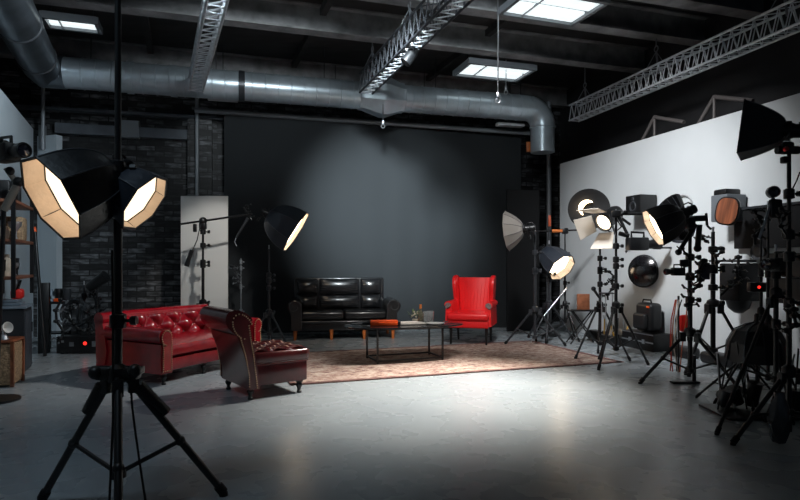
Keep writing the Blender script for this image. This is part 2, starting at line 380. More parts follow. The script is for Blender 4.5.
# ------------------------------------------------------------------ light stands
def stand(label, X, Y, top, hub=.75, foot=.5, angs=(20, 150, 270), r=.016, brace=.3, m=BLK, collars=(), group=None, bottom=.28, name='light_stand', cat='light stand', knobs=True, lr=None):
    t = thing(name, label, cat, (X, Y, 0), 0, group)
    lr = lr or r*.75
    zs = [bottom]+list(collars)+[top]
    mid = hub+(top-hub)*.5
    obj('pole', MB().tube((0, 0, bottom), (0, 0, mid), r, n=12), m, t)
    obj('upper_pole', MB().tube((0, 0, mid), (0, 0, top), r*.75, n=12), m, t)
    for z in [hub, mid]+list(collars):
        c = MB().lathe([(r, -.04), (r*1.9, -.035), (r*1.9, .03), (r, .04)], 12, Matrix.Translation((0, 0, z)))
        o = obj('collar', c, m, t)
        if knobs: obj('knob', MB().tube((0, 0, z), (r*3.6, 0, z), r*.4, n=6).tube((r*3.2, 0, z), (r*4.6, 0, z), r*1.1, n=8), m, o)
    for a_ in angs:
        a_ = math.radians(a_); dx, dy = math.cos(a_), math.sin(a_)
        h0 = V((dx*r*2, dy*r*2, hub-.02)); f = V((dx*foot, dy*foot, lr))
        lg = obj('leg', MB().tube(h0, f, lr, n=10).box(h0.lerp(f, .06), (r*2.4, r*2.4, r*4), rz=a_, bev=.004), m, t)
        obj('rubber_foot', MB().tube(f-(f-h0).normalized()*.05, f, lr*1.35, n=10).tube((f.x, f.y, 0), (f.x, f.y, lr), lr*1.2, n=10), BLKM, lg)
        mid_l = h0.lerp(f, 1-(brace+.12)/hub if hub > .5 else .6)
        obj('brace', MB().tube((0, 0, brace), mid_l, lr*.6, n=8).sphere(mid_l, lr*1.4, 8), m, t)
    obj('hub', MB().lathe([(r, -.05), (r*2.3, -.04), (r*2.6, 0), (r*2.3, .03), (r, .05)], 16, Matrix.Translation((0, 0, hub))), m, t)
    obj('brace_collar', MB().lathe([(r, -.03), (r*1.9, -.02), (r*1.9, .02), (r, .03)], 12, Matrix.Translation((0, 0, brace))), m, t)
    obj('spigot', MB().tube((0, 0, top), (0, 0, top+.06), r*.5, n=8), SIL, t)
    return t

def softbox(label, front, n, R, depth, sides=8, mo=FAB, lining=LIN, glow=E_KEY, lip=.22, head=.2, off=None, name='softbox', seams=True, bulge=.55, cat='softbox', headm=BLK, inner=True, spokes=True, yoke=True, group=None):
    n = V(n).normalized(); front = V(front)
    Mx = frame(n); loc = front-n*depth
    t = thing(name, label, cat, loc, M=Mx, group=group)
    off = PI/sides if off is None else off
    r0 = .055
    if bulge < .5:      # rounded dome shell
        fn = lambda t_: r0+(R-r0)*(1-(1-t_)**2.3)**.62
    else: fn = lambda t_: r0+(R-r0)*t_**bulge
    prof = [(fn(k/14), depth*k/14) for k in range(0, 15)]
    sh = MB().lathe(prof, sides, off=off); obj('shell', sh, mo, t, ang=25)
    ins = [(max(.02, r*.975-.003), z+.004) for r, z in prof]; ins[-1] = (ins[-1][0], depth)
    obj('lining', MB().lathe(ins, sides, off=off), lining, t, ang=25)
    rim = MB(); prs = [V((R*math.cos(2*PI*k/sides+off), R*math.sin(2*PI*k/sides+off), depth)) for k in range(sides)]
    for k in range(sides): rim.tube(prs[k], prs[(k+1) % sides], .007, n=6)
    obj('rim', rim, mo, t)
    if seams:
        sm = MB()
        for k in range(sides):
            a_ = 2*PI*k/sides+off; sm.path([V((r*1.004*math.cos(a_), r*1.004*math.sin(a_), z)) for r, z in prof], .0035, 5)
        obj('seam', sm, mat('seam_highlight', (.07, .075, .085), .4), t)  # seams coloured lighter than the shell, a painted highlight
    if glow is not None:
        zt = 1-lip; zd = depth*zt; rd = fn(zt)*.965
        obj('diffuser', MB().lathe([(rd, zd), (rd*.5, zd-.012), (.001, zd-.015)], sides, off=off), glow, t)
        if spokes:
            sp_ = MB()
            for k in range(sides):
                a0 = 2*PI*k/sides+off; a1 = 2*PI*(k+1)/sides+off
                sp_.tube((rd*math.cos(a0), rd*math.sin(a0), zd+.003), (rd*math.cos(a1), rd*math.sin(a1), zd+.003), .004, n=5)
                if k % 2 == 0: sp_.tube((rd*math.cos(a0), rd*math.sin(a0), zd), (R*.97*math.cos(a0), R*.97*math.sin(a0), depth-.004), .003, n=4)
            obj('piping', sp_, BLKM, t)
    obj('speed_ring', MB().lathe([(r0*.9, -.03), (r0*1.25, -.025), (r0*1.25, .02), (r0, .025)], 20), headm, t)
    if head: 
        lh = obj('lamp_head', MB().lathe([(.0, -head), (.04, -head), (.048, -head+.02), (.048, -.05), (.055, -.03), (.055, 0)], 20).lathe([(.05, -head*.6), (.054, -head*.58), (.054, -head*.5), (.05, -head*.48)], 20), headm, t)
        obj('handle', MB().path([(0, .05, -head*.9), (0, .085, -head*.7), (0, .085, -head*.35), (0, .05, -head*.2)], .008, 6), headm, lh)
    if yoke:
        obj('yoke', MB().path([(.06, 0, -.06), (.075, -.06, -.07), (.04, -.11, -.08), (0, -.12, -.08), (-.04, -.11, -.08), (-.075, -.06, -.07), (-.06, 0, -.06)], .008, 6).box((0, -.14, -.08), (.03, .05, .03), bev=.005), headm, t)
    return t

def clamp_cluster(label, loc, s=.1, seed=1, m=BLK, n=5, name='grip_clamp', cat='clamp', accent=None, rise=1.0):
    """articulated grip head: knuckles, short rods, T-handles"""
    rnd = random.Random(seed); t = thing(name, label, cat, loc)
    p = V((0, 0, 0))
    for k in range(n):
        q = p+V((rnd.uniform(-.6, .6), rnd.uniform(-.4, .4), rnd.uniform(.3, .9)*rise))*s
        a_ = MB().tube(p, q, s*.12, n=8); obj('arm', a_, m, t)
        kn = obj('knuckle', MB().sphere(q, s*.22, 10).tube(q-V((s*.25, 0, 0)), q+V((s*.25, 0, 0)), s*.15, n=10), m, t)
        h = q+V((rnd.choice((-1, 1))*s*.7, -s*.2, rnd.uniform(-.4, .4)*s)); obj('t_handle', MB().tube(q, h, s*.06, n=6).tube(h-V((0, s*.2, s*.12)), h+V((0, s*.2, s*.12)), s*.09, n=6), accent or m, kn)
        p = q
    return t

def video_camera(label, loc, rz, s=1.0, name='video_camera', lens=.12):
    t = thing(name, label, 'camera', loc, rz)
    obj('body', MB().box((0, 0, .06*s), (.1*s, .17*s, .11*s), bev=.012*s), BLK, t)
    l = obj('lens', MB().lathe([(.0, .06), (.032*s, .06), (.036*s, .08*s), (.034*s, .12*s), (.045*s, .15*s), (.047*s, .085*s+lens*s), (.04*s, .09*s+lens*s), (.036*s, .08*s+lens*s), (0, .075*s+lens*s)], 20, Matrix.Translation((0, 0, .06*s)) @ align((0, -1, 0))), BLK, t)
    obj('front_glass', MB().lathe([(.035*s, .082*s+lens*s), (0, .088*s+lens*s)], 20, Matrix.Translation((0, 0, .06*s)) @ align((0, -1, 0))), LENS, l)
    obj('handle', MB().path([(0, -.06*s, .115*s), (0, -.06*s, .155*s), (0, .05*s, .16*s), (0, .05*s, .115*s)], .01*s, 8), BLK, t)
    obj('viewfinder', MB().tube((.03*s, .06*s, .13*s), (.03*s, .14*s, .15*s), .02*s, n=12), BLK, t)
    return t

# --- foreground left stand with two octagonal softboxes
SX, SY = gx(118, 3.0), 3.0
st = stand('tall black foreground light stand left, carrying two octagonal softboxes', SX, SY, gz(-8, 3.0), hub=.73, foot=.53, angs=(30, 160, 296), r=.021, brace=.22, collars=(1.0, 1.78), bottom=.18, lr=.02)
for z, L in ((gz(186, 3.0), -.06), (gz(192, 3.0), .035)):
    obj('side_bracket', MB().tube((0, 0, z), (L, 0, z+.02), .014).box((0, 0, z), (.07, .07, .1), bev=.012).box((L, 0, z+.02), (.05, .05, .06), bev=.01), BLK, st)
obj('hub_clamp', MB().box((0, 0, .73), (.22, .08, .06), bev=.015).tube((-.13, 0, .75), (.13, 0, .75), .02).sphere((.1, -.03, .75), .035, 10).sphere((-.1, -.03, .74), .035, 10), BLK, st)
obj('leg_sleeve', MB().tube((-.10, .035, .66), (-.19, .06, .52), .034, .028), BLK, st); obj('leg_sleeve', MB().tube((.08, .045, .66), (.2, .12, .5), .036, .028), BLK, st)
softbox('large octagonal softbox glowing cream, left of the foreground stand pole', at(51, 200, 2.8), ndir(51, -.80, -.46, .33), .222, .35, glow=E_KEY, lip=.3, bulge=.33, head=.1, yoke=False)
softbox('smaller octagonal softbox glowing cream, right of the foreground stand pole', at(145, 203, 3.05), ndir(147, .74, -.54, .36), .168, .19, mo=FABB, glow=E_KEY, lip=.3, bulge=.36, head=.03, yoke=False)
tag(obj('power_cable', MB().path([at(131, 385, 3.02), at(132, 405, 3.0), at(135, 430, 2.98), at(140, 465, 2.95), at(145, 498, 2.93), V((gx(148, 2.95), 2.95, .008)), V((gx(190, 2.75), 2.75, .008))], .006), BLKM), 'black cable hanging from the hub of the foreground stand', 'cable')
tag(obj('power_cable', MB().path([at(112, 250, 2.96), at(113, 330, 2.94), at(113, 420, 2.9), at(110, 490, 2.85), V((gx(108, 2.85), 2.85, .008)), V((gx(60, 2.7), 2.7, .008))], .006), BLKM), 'black cable running straight down the foreground stand pole', 'cable')

# --- boom stand before the white board
bx, by = gx(203, 8.75), 8.75
t = stand('black boom stand in front of the white reflector board', bx, by, gz(222, 8.75), hub=.7, foot=.45, angs=(60, 185, 300), r=.022, collars=(1.25, 1.55, 1.75))
e0 = at(181, 224, 8.75)-V((bx, by, 0)); e1 = at(252, 214, 8.85)-V((bx, by, 0))
obj('boom_arm', MB().tube(e0, e1, .016), BLK, t)
obj('boom_head', MB().sphere((0, 0, gz(221, 8.75)), .06, 12).box((0, 0, gz(226, 8.75)), (.1, .1, .1), bev=.02).box((-.12, 0, gz(228, 8.75)), (.05, .05, .12), bev=.01), BLK, t)
obj('boom_grip', MB().path([(-.02, -.05, gz(225, 8.75)), (-.06, -.08, gz(240, 8.75)), (-.13, -.1, gz(252, 8.75))], .008).tube((-.13, -.1, gz(250, 8.75)), (-.21, -.1, gz(266, 8.75)), .03, .038), BLK, t)

# --- white board
wb = obj('reflector_board', MB().box((0, 0, gz(196, 9.4)/2+.003), (gx(228, 9.4)-gx(181, 9.4), .03, gz(196, 9.4)-.006), bev=.004), WHT); wb.location = (gx(204.5, 9.4), 9.4, 0)
tag(wb, 'tall plain white reflector board standing behind the red sofa', 'board')

# --- middle softbox
sx, sy = gx(269, 9.0), 9.0
stand('grey light stand under the softbox between the white board and black sofa', sx, sy, gz(249, 9.0), hub=gz(312, 9.0), foot=.36, angs=(-25, 95, 215), r=.02, m=DGR, collars=(.9, 1.1), brace=.2, bottom=.12)
softbox('round-backed softbox tipped down to the right on the grey stand left of the backdrop centre', at(296, 232, 8.95), ndir(297, .82, -.52, .09), .36, .50, sides=8, mo=FABB, glow=E_HOT, lip=.10, head=.1, bulge=.28)
clamp_cluster('cluster of clamps at the boom tip behind the round-backed softbox', at(252, 220, 8.85), .09, 3, n=4)
t = thing('hanging_clamp', 'slanted grey tube clamp hanging from the boom arm tip', 'clamp', at(248, 218, 8.8)); obj('tube', MB().tube((0, 0, 0), (-.18, 0, -.3), .022, .014), DGR, t); obj('cord', MB().path([(-.18, 0, -.3), (-.2, 0, -.36), (-.17, 0, -.42)], .006), SIL, t)
stand('thin stand with a chrome knuckle column near the left edge of the backdrop', gx(241, 9.5), 9.5, gz(262, 9.5), hub=.5, foot=.3, angs=(40, 160, 280), r=.011, m=GREYM, collars=(1.2, 1.3))
clamp_cluster('column of chrome knuckles on the thin stand left of the backdrop', at(239, 285, 9.45), .11, 9, n=5, m=DGR, accent=SIL)

# --- stands right of the armchair
stand('grey tripod stand with wide legs right of the red armchair', gx(535, 9.15), 9.15, gz(231, 9.15), hub=gz(309, 9.15), foot=.46, angs=(-10, 75, 172), r=.022, m=DGR, collars=(1.15, 1.45), brace=.13, bottom=.1)
softbox('pale ribbed parabolic softbox facing left beside the black backdrop', at(507.5, 231, 9.1), ndir(507, -.96, -.10, -.2), .31, .25, sides=10, mo=mat('pearl_fabric', (.42, .38, .34), .35, .4, bump=.3, bscale=15), lining=LINS, glow=E_DIM, head=.18, bulge=.6, spokes=False)
fl = obj('black_flag', MB().box((0, 0, gz(190, 11.0)/2+.005), (.66, .03, gz(190, 11.0)-.01)), BLKM); fl.location = (gx(523, 11.0), 11.0, 0); fl.rotation_euler.z = RA
tag(fl, 'tall black flag panel standing at the right edge of the backdrop', 'panel')
stand('light stand holding the dark blue softbox between armchair and white wall', gx(549, 9.75), 9.75, gz(244, 9.75), hub=.62, foot=.42, angs=(10, 130, 250), r=.025, m=DGR, collars=(1.0,), brace=.12, bottom=.1)
softbox('dark blue-black softbox tipped down right in front of the brick corner', at(562, 268, 9.55), ndir(562, .56, -.55, .55), .25, .5, sides=8, mo=FABB, lining=LINS, glow=E_STRONG, lip=.25, bulge=.25, head=.1)
t = stand('black stand with a cross arm just left of the white wall corner', gx(565, 9.9), 9.9, gz(231, 9.9), hub=.6, foot=.38, angs=(50, 170, 290), r=.017, collars=(.95, 1.45))
z = gz(231, 9.9); obj('cross_arm', MB().tube((-.55, 0, z-.01), (.36, 0, z+.02), .014).box((0, 0, z), (.1, .08, .1), bev=.02), BLK, t); obj('wooden_grip', MB().tube((-.22, 0, z), (-.05, 0, z), .028), ORW, t)
t = thing('light_stand', 'thin stand with an orange tool clipped on, by the brick corner', 'light stand', (gx(549, 10.4), 10.4, 0)); obj('pole', MB().tube((0, 0, .02), (0, 0, 2.05), .02), DGR, t); obj('base', MB().lathe([(0, 0), (.2, 0), (.2, .015), (.03, .03), (0, .03)], 24), BLK, t)
obj('orange_clip', MB().box((.0, -.04, gz(221, 10.4)), (.05, .04, .2), bev=.015), mat('dull_orange', (.45, .08, .03), .5), t)

# silver flash column (leaning bright rod)
tag(obj('leaning_rod', MB().tube(V((gx(543, 9.4), 9.4, gz(317, 9.4))), at(567, 288, 9.5), .012).tube(V((gx(530, 9.4), 9.35, .02)), V((gx(543, 9.4), 9.4, gz(317, 9.4))), .008), SIL), 'bright slanted rod across the stands right of the armchair', 'rod')

# music stand with a brown notebook
nX, nY = gx(583, 9.3), 9.3
t = thing('folding_stand', 'small folding stand with crossed legs by the white wall corner', 'stand', (nX, nY, 0))
for s in (-1, 1):
    obj('crossed_leg', MB().tube((s*.22, -.08, .01), (-s*.16, .0, .52), .012), BLK, t); obj('crossed_leg', MB().tube((s*.22, .16, .01), (-s*.16, .08, .52), .012), BLK, t)
obj('shelf', MB().box((0, .05, .53), (.42, .2, .02)), BLK, t)
o = obj('notebook', MB().box((0, 0, .125), (.2, .03, .25), bev=.008), mat('brown_leather', (.26, .09, .04), .5, var=.3, vscale=12)); o.location = (nX+.02, nY+.05, .541); tag(o, 'small brown leather notebook standing on the folding stand', 'notebook')

# --- round dish and barndoor lamp
def dish(label, c, n, R, m=BLK, bulb=None, depth=.5, inner=None, name='reflector_dish', cat='lamp'):
    t = thing(name, label, cat, c, M=frame(n))
    d = R*depth
    obj('bowl', MB().lathe([(.05, -d), (R*.5, -d*.8), (R*.85, -d*.35), (R, 0), (R-.008, 0), (R*.84, -d*.32), (R*.49, -d*.74), (.03, -d*.9)], 36), m, t)
    if inner: obj('inner_face', MB().lathe([(R*.82, -d*.3), (R*.47, -d*.71), (.001, -d*.85)], 36), inner, t)
    obj('lamp_head', MB().tube((0, 0, -d-.14), (0, 0, -d+.02), .055, n=20), BLK, t)
    if bulb: obj('ring_bulb', MB().path([V((.11*math.cos(a_), .11*math.sin(a_), -d*.4)) for a_ in [PI*(.35+.9*k/16) for k in range(17)]], [.006+.028*math.sin(PI*k/16) for k in range(17)], 12), E_BULB, t)
    obj('centre_cap', MB().tube((0, 0, -d*.7), (0, 0, -d*.1), .014, n=10), m, t) if bulb else None
    return t
t = dish('large round black beauty dish with a glowing bulb, left end of the white wall', at(589, 209, 8.15), ndir(589, .1, .03, .98), .285, m=BLKM, bulb=.055, depth=.28)
stand('black stand under the round beauty dish at the white wall', gx(600, 7.95), 7.95, gz(238, 7.95), hub=.72, foot=.40, angs=(75, 200, 320), r=.019, collars=(1.0, 1.2, 1.35), brace=.2)
def barndoor(label, c, n, s=1):
    t = thing('barndoor_lamp', label, 'lamp', c, M=frame(n))
    obj('housing', MB().lathe([(0, -.24*s), (.07*s, -.24*s), (.085*s, -.2*s), (.085*s, -.02*s), (.1*s, 0), (.1*s, .02*s), (.085*s, .02*s), (.08*s, 0), (0, -.02)], 24), BLK, t)
    obj('lens', MB().lathe([(.08*s, .004), (0, .02*s)], 24), E_HOT, t)
    for k, (ang, w) in enumerate(((0, .24), (PI, .24), (PI/2, .2), (-PI/2, .2))):
        R = Matrix.Rotation(ang, 4, 'Z'); q = MB()
        pts = [(-.09*s, .11*s, .02*s), (.09*s, .11*s, .02*s), (w/2*s+.02, .22*s, .17*s), (-w/2*s-.02, .22*s, .17*s)]
        a_ = [R @ V(p) for p in pts]; b_ = [R @ (V(p)+V((0, .006, -.004))) for p in pts]
        q.loft([a_, b_]); obj('barn_door', q, mat('white_flap', (.72, .66, .58), .5) if k < 3 else BLK, t, smooth=False)
    obj('yoke', MB().path([(.09*s, 0, -.1), (.12*s, -.1*s, -.1), (0, -.17*s, -.1), (-.12*s, -.1*s, -.1), (-.09*s, 0, -.1)], .009, 6), BLK, t)
    obj('rear_handle', MB().tube((0, -.05*s, -.24*s), (0, -.2*s, -.36*s), .015*s), BLK, t)
    return t
barndoor('barn-door lamp with pale lit flaps in front of the round beauty dish', at(604, 222, 7.5), ndir(604, -.50, -.42, .62), 1.25)
t = stand('black tripod stand with a loaded column, first full tripod on the white wall side', gx(616, 7.35), 7.35, gz(214, 7.35), hub=gz(305, 7.35), foot=.42, angs=(5, 100, 222), r=.02, collars=(1.0, 1.25, 1.5), brace=.22, bottom=.2)
z = gz(214, 7.35); obj('arm', MB().tube((-.02, 0, z), (.32, .0, z+.0), .017).tube((0.02, 0, z), (.12, -.05, z-.25), .02).box((0, 0, z), (.1, .08, .09), bev=.015), BLK, t)
clamp_cluster('black grip head gripping the cross arm right of the barn-door lamp', at(622, 216, 7.35), .08, 5, n=3, rise=.4)
clamp_cluster('black clamp column between the two centre right stands', at(608, 300, 7.6), .1, 12, n=6)
t = thing('side_shelf', 'small wire shelf hung between the two stands by the white wall', 'shelf', (gx(607, 7.6), 7.6, gz(293, 7.6))); obj('tray', MB().box((0, 0, 0), (.17, .16, .012)), BLK, t)
obj('wire_legs', MB().tube((-.07, 0, 0), (-.07, 0, -.5), .006).tube((.07, 0, 0), (.07, 0, -.5), .006).tube((0, .05, 0), (0, .05, -.5), .006), SIL, t)
clamp_cluster('black knob arm leaning left of the round dish stand', at(598, 308, 7.9), .07, 20, n=3)
t = thing('microphone', 'dark microphone leaning at the foot of the beauty dish stand', 'microphone', at(601, 300, 7.8)); obj('body', MB().tube((0, 0, 0), (-.09, 0, .13), .016, .02), BLK, t); obj('head', MB().sphere((-.1, 0, .15), .032), BLKM, t)

# camera on the wall side + dome
def wallpt(px, py, off=0):
    Y = 6.528/((px-400)/F+.2922); p = at(px, py, Y); return p+wn*off
def atd(px, py, off):   # point 'off' metres in front of the right wall seen at this place
    k = (px-400)/F; # solve for X=kY with distance off from wall line
    lo, hi = 1, 14
    for _ in range(40):
        m = (lo+hi)/2; q = V((k*m, m, 0)); dist = (q-V((3.15, 11.56, 0))).dot(wn)
        if dist > off: lo = m
        else: hi = m
    return at(px, py, lo)
t = thing('wall_speaker', 'boxy black loudspeaker mounted on the white wall above the camcorder', 'speaker', atd(641, 205, .17), WR)
obj('cabinet', MB().box((0, 0, 0), (.34, .3, .29), bev=.012), BLK, t); obj('speaker_cone', MB().lathe([(.085, 0), (.07, .01), (.03, -.01), (0, 0)], 24, Matrix.Translation((0, -.152, -.03)) @ align((0, -1, 0))), DGR, t)
obj('tweeter', MB().lathe([(.035, 0), (.02, .01), (0, .006)], 20, Matrix.Translation((0, -.151, .09)) @ align((0, -1, 0))), DGR, t); obj('bracket', MB().box((0, .155, -.1), (.08, .04, .1)), DGR, t)
p = atd(642, 271, .12)
t = thing('reflector_dome', 'glossy black dome lamp mounted on the white wall under the camcorder', 'lamp', p, M=frame(ndir(642, -.45, .05, .8)))
obj('dome', MB().lathe([(.24, -.08), (.245, -.03), (.235, .0), (.17, .035), (.08, .05), (0, .055)], 36), mat('gloss_black', (.008, .008, .01), .18, coat=.8), t)
obj('rim', MB().torus((0, 0, -.04), .245, .014), BLK, t); obj('boss', MB().lathe([(.07, .045), (.06, .075), (0, .08)], 20), DGR, t)
obj('wall_arm', MB().tube((0, 0, -.08), (.02, .0, -.17), .03), BLK, t)
p = atd(637, 251, .6); t = video_camera('black camcorder pointing right above the wall-mounted dome lamp', p, math.radians(95), 1.7)
bpy.context.view_layer.update(); iv = t.matrix_world.inverted(); obj('wall_mount', MB().tube(iv @ (p+V((0, 0, .05))), iv @ (p+V((0, 0, .05))-wn*.598), .014), BLK, t)
clamp_cluster('ball joint and clamp under the camcorder on the white wall', atd(626, 253, .5), .07, 33, n=3, accent=SIL, rise=.5)

# gear bag on a low case
p = atd(647, 331, .22)
t = thing('road_case', 'low black road case at the base of the white wall under the gear bag', 'case', (p.x, p.y, 0), WR)
obj('body', MB().box((0, 0, .125), (.7, .36, .25), bev=.01), BLK, t); obj('edge_trim', MB().box((0, -.181, .125), (.7, .004, .02)).box((0, -.181, .24), (.7, .004, .015)), SIL, t); obj('latch', MB().box((-.15, -.185, .13), (.06, .012, .06)), SIL, t); obj('latch', MB().box((.15, -.185, .13), (.06, .012, .06)), SIL, t)
t = thing('gear_bag', 'black padded gear bag with an orange tab leaning on the white wall', 'bag', (p.x, p.y, .252), WR)
obj('body', MB().box((0, .03, .22), (.36, .22, .43), bev=.06, seg=4), FAB, t); obj('front_pocket', MB().box((-.02, -.1, .16), (.28, .09, .24), bev=.04, seg=3), FAB, t); obj('tab', MB().box((.12, -.085, .38), (.05, .012, .03)), ORG, t)
obj('strap', MB().path([(-.1, .0, .43), (-.08, 0, .48), (.08, 0, .48), (.1, 0, .43)], .012), BLKM, t)

# --- right softbox stand S8
X8, Y8 = gx(690, 6.2), 6.2
t = stand('black tripod stand carrying the bright hexagonal softbox', X8, Y8, gz(222, 6.2), hub=gz(332, 6.2), foot=.50, angs=(-50, 65, 172), r=.024, collars=(.9, 1.15, 1.35), brace=.16, bottom=.12, lr=.018)
z = gz(220, 6.2); obj('tilt_head', MB().tube((-.3, 0, z+.0), (.17, 0, z+.02), .032).box((0, 0, z-.03), (.09, .09, .12), bev=.02).tube((.17, 0, z+.07), (.17, -.02, z-.06), .014).tube((.17, -.02, z-.06), (.21, -.02, z-.1), .012), BLK, t)
obj('side_arm', MB().tube((.06, 0, z-.05), (-.14, -.04, z-.34), .022).tube((.1, 0, z-.05), (.08, 0, z-.3), .03).sphere((-.14, -.04, z-.34), .035).sphere((.08, 0, z-.3), .04), BLK, t)
softbox('bright hexagonal softbox facing left and down in front of the white wall', at(653, 228, 6.15), ndir(652, -.84, -.42, .24), .215, .33, sides=8, glow=E_STRONG, lining=LINS, lip=.2, bulge=.3, head=.14, yoke=False)
softbox('unlit black dish softbox just behind the bright hexagonal softbox', at(668, 206, 6.75), ndir(668, -.5, .55, -.3), .17, .18, sides=16, glow=None, head=.12, yoke=False, mo=BLK)
dl = dish('small dark round lamp with a beige face under the bright hexagonal softbox', at(679, 228, 6.55), ndir(679, -.2, -.1, .9), .17, m=FABB, depth=.5, inner=BLKM)
obj('beige_cap', MB().sphere((0, 0, .0), .06, 14, (1, 1, .6)).tube((0, 0, -.08), (0, 0, 0), .02), CREAM, dl)
video_camera('small black camera pointing left on the stand of the hexagonal softbox', at(678, 276, 6.1), math.radians(-85), .75, lens=.1)
clamp_cluster('tangle of black arms and clamps on the hexagonal softbox stand', at(688, 310, 6.1), .13, 41, n=7)
clamp_cluster('black knobbed bracket half way up the hexagonal softbox stand', at(687, 262, 6.15), .08, 42, n=3)
t = thing('monitor', 'small black field monitor clamped high on the hexagonal softbox stand', 'monitor', at(684, 263, 6.05)); obj('screen_body', MB().box((0, 0, 0), (.08, .04, .07), bev=.008), BLK, t)
t = thing('weighted_plate', 'flat black weighted base plate on the floor beside the hexagonal softbox stand', 'base', (gx(683, 6.3), 6.3, 0)); obj('plate', MB().box((.02, -.0, .012), (.3, .09, .022), bev=.01, rz=.05), BLK, t); obj('post', MB().tube((.12, 0, .02), (.12, 0, .3), .02), BLK, t)

# red rope / cords bundle
t = thing('cord_bundle', 'bundle of orange and red cords hanging beside the hexagonal softbox stand', 'cords', (gx(678, 6.9), 6.9, 0))
rnd = random.Random(3)
for k in range(5):
    x = rnd.uniform(-.08, .06); obj('cord', MB().path([(x+rnd.uniform(-.12, .02), -.02*k, .02), (x-.03, -.02*k, .3), (x+rnd.uniform(-.05, .06), -.02*k, .62), (x+.03, -.02*k, .86)], .007), (mat('rust_cord', (.35, .08, .03), .6), BLK, mat('dull_red_cord', (.4, .03, .02), .6), CREAM)[k % 4], t)
obj('red_pouch', MB().box((.08, 0, .58), (.12, .08, .2), bev=.03), REDP, t)
obj('post', MB().tube((.02, .03, .0), (.02, .03, .9), .012), BLK, t)

# --- stand px 713
t = stand('black tripod stand with stacked clamps standing before the wooden oval', gx(713, 6.95), 6.95, gz(232, 6.95), hub=gz(303, 6.95), foot=.46, angs=(-20, 95, 205), r=.028, collars=(1.0, 1.2, 1.45), brace=.26, bottom=.22, lr=.018)
clamp_cluster('black jointed grip arm topping the tripod before the wooden oval', at(709, 243, 6.9), .1, 51, n=4, rise=.5)
clamp_cluster('mass of black clamps on the tripod before the wooden oval', at(721, 295, 6.9), .14, 52, n=6)
clamp_cluster('second black jointed arm right of the tripod column before the wall box', at(717, 268, 6.85), .11, 53, n=4)
t = thing('monitor', 'small flat black monitor left of the tripod column with stacked clamps', 'monitor', at(704, 271, 6.85)); obj('screen_body', MB().box((0, 0, 0), (.12, .05, .2), bev=.008), BLK, t); obj('screen', MB().box((0, -.026, 0), (.10, .004, .17)), LENS, t)
# wooden oval on grey box
p = atd(727, 210, .2)
t = thing('wall_cabinet', 'grey box mounted on the white wall behind the wooden oval', 'box', p, WR)
obj('body', MB().box((0, .02, .02), (.26, .3, .34), bev=.015), mat('mid_grey_plastic', (.12, .135, .15), .5), t); obj('top_cap', MB().box((0, 0, .22), (.2, .24, .08), bev=.02), BLK, t)
q = atd(727, 211, .52); Mx = frame(ndir(727, -.2, 0, .95)) @ Matrix.Rotation(math.radians(-10), 4, 'Z')
t = thing('wooden_reflector', 'brown wooden oval panel in a black rim mounted on the white wall', 'panel', q, M=Mx)
out = lambda a, b, n, e: [V((a*math.copysign(abs(math.cos(2*PI*k/n))**e, math.cos(2*PI*k/n)), b*math.copysign(abs(math.sin(2*PI*k/n))**e, math.sin(2*PI*k/n)), 0)) for k in range(n)]
o1 = out(.112, .155, 40, .7); obj('panel', MB().loft([[v+V((0, 0, -.01)) for v in o1], [v+V((0, 0, .012)) for v in o1]]), WOOD, t)
o2 = out(.13, .172, 40, .7); obj('rim', MB().loft([[v+V((0, 0, -.07)) for v in o2], [v+V((0, 0, -.005)) for v in o2]]), BLK, t)
obj('arm', MB().tube((0, 0, -.05), (.05, 0, -.3), .03), BLK, t)

# wall boxes
p = atd(740, 282, .2); t = thing('wall_speaker', 'tall black loudspeaker on the white wall right of the stacked clamps', 'speaker', p, WR)
obj('cabinet', MB().box((0, 0, 0), (.3, .34, .46), bev=.015), BLKM, t); obj('lower_horn', MB().lathe([(.15, 0), (.12, -.1), (.05, -.16), (0, -.17)], 24, Matrix.Translation((0, -.02, -.22))), BLK, t); obj('top_plate', MB().box((-.1, -.02, .26), (.45, .3, .03), bev=.01), DGR, t); obj('bracket', MB().box((0, .19, 0), (.1, .05, .15)), DGR, t)
p = atd(770, 227, .06); t = thing('wall_panel', 'wide black panel mounted on the white wall under the small spotlight', 'panel', p, WR)
obj('board', MB().box((.25, .0, 0), (1.5, .05, .5), bev=.008), BLKM, t); obj('top_rail', MB().box((.25, -.03, .25), (1.5, .03, .03)), DGR, t)
p = atd(800, 276, .25); t = thing('equipment_case', 'stacked black equipment case on the white wall at the right edge', 'case', p, WR)
obj('body', MB().box((0, 0, .12), (.5, .4, .26), bev=.015), BLK, t); obj('lower_body', MB().box((0, 0, -.16), (.5, .4, .28), bev=.015), BLK, t); obj('latch', MB().box((-.1, -.205, .16), (.05, .012, .025)), SIL, t); obj('bracket', MB().box((0, .21, 0), (.1, .06, .15)), DGR, t)
dish('round black gong-like disc leaning above the tall wall loudspeaker', atd(757, 252, .1), -V(wn)*-1, .10, m=DGR, depth=.2)
# ring on the wall above the softbox
tag(obj('wall_ring', MB().torus(atd(683, 207, .03), .17, .012, frame(wn)), mat('grey_ring', (.38, .39, .4), .6)), 'pale grey ring mounted on the white wall above the hexagonal softbox', 'ring')

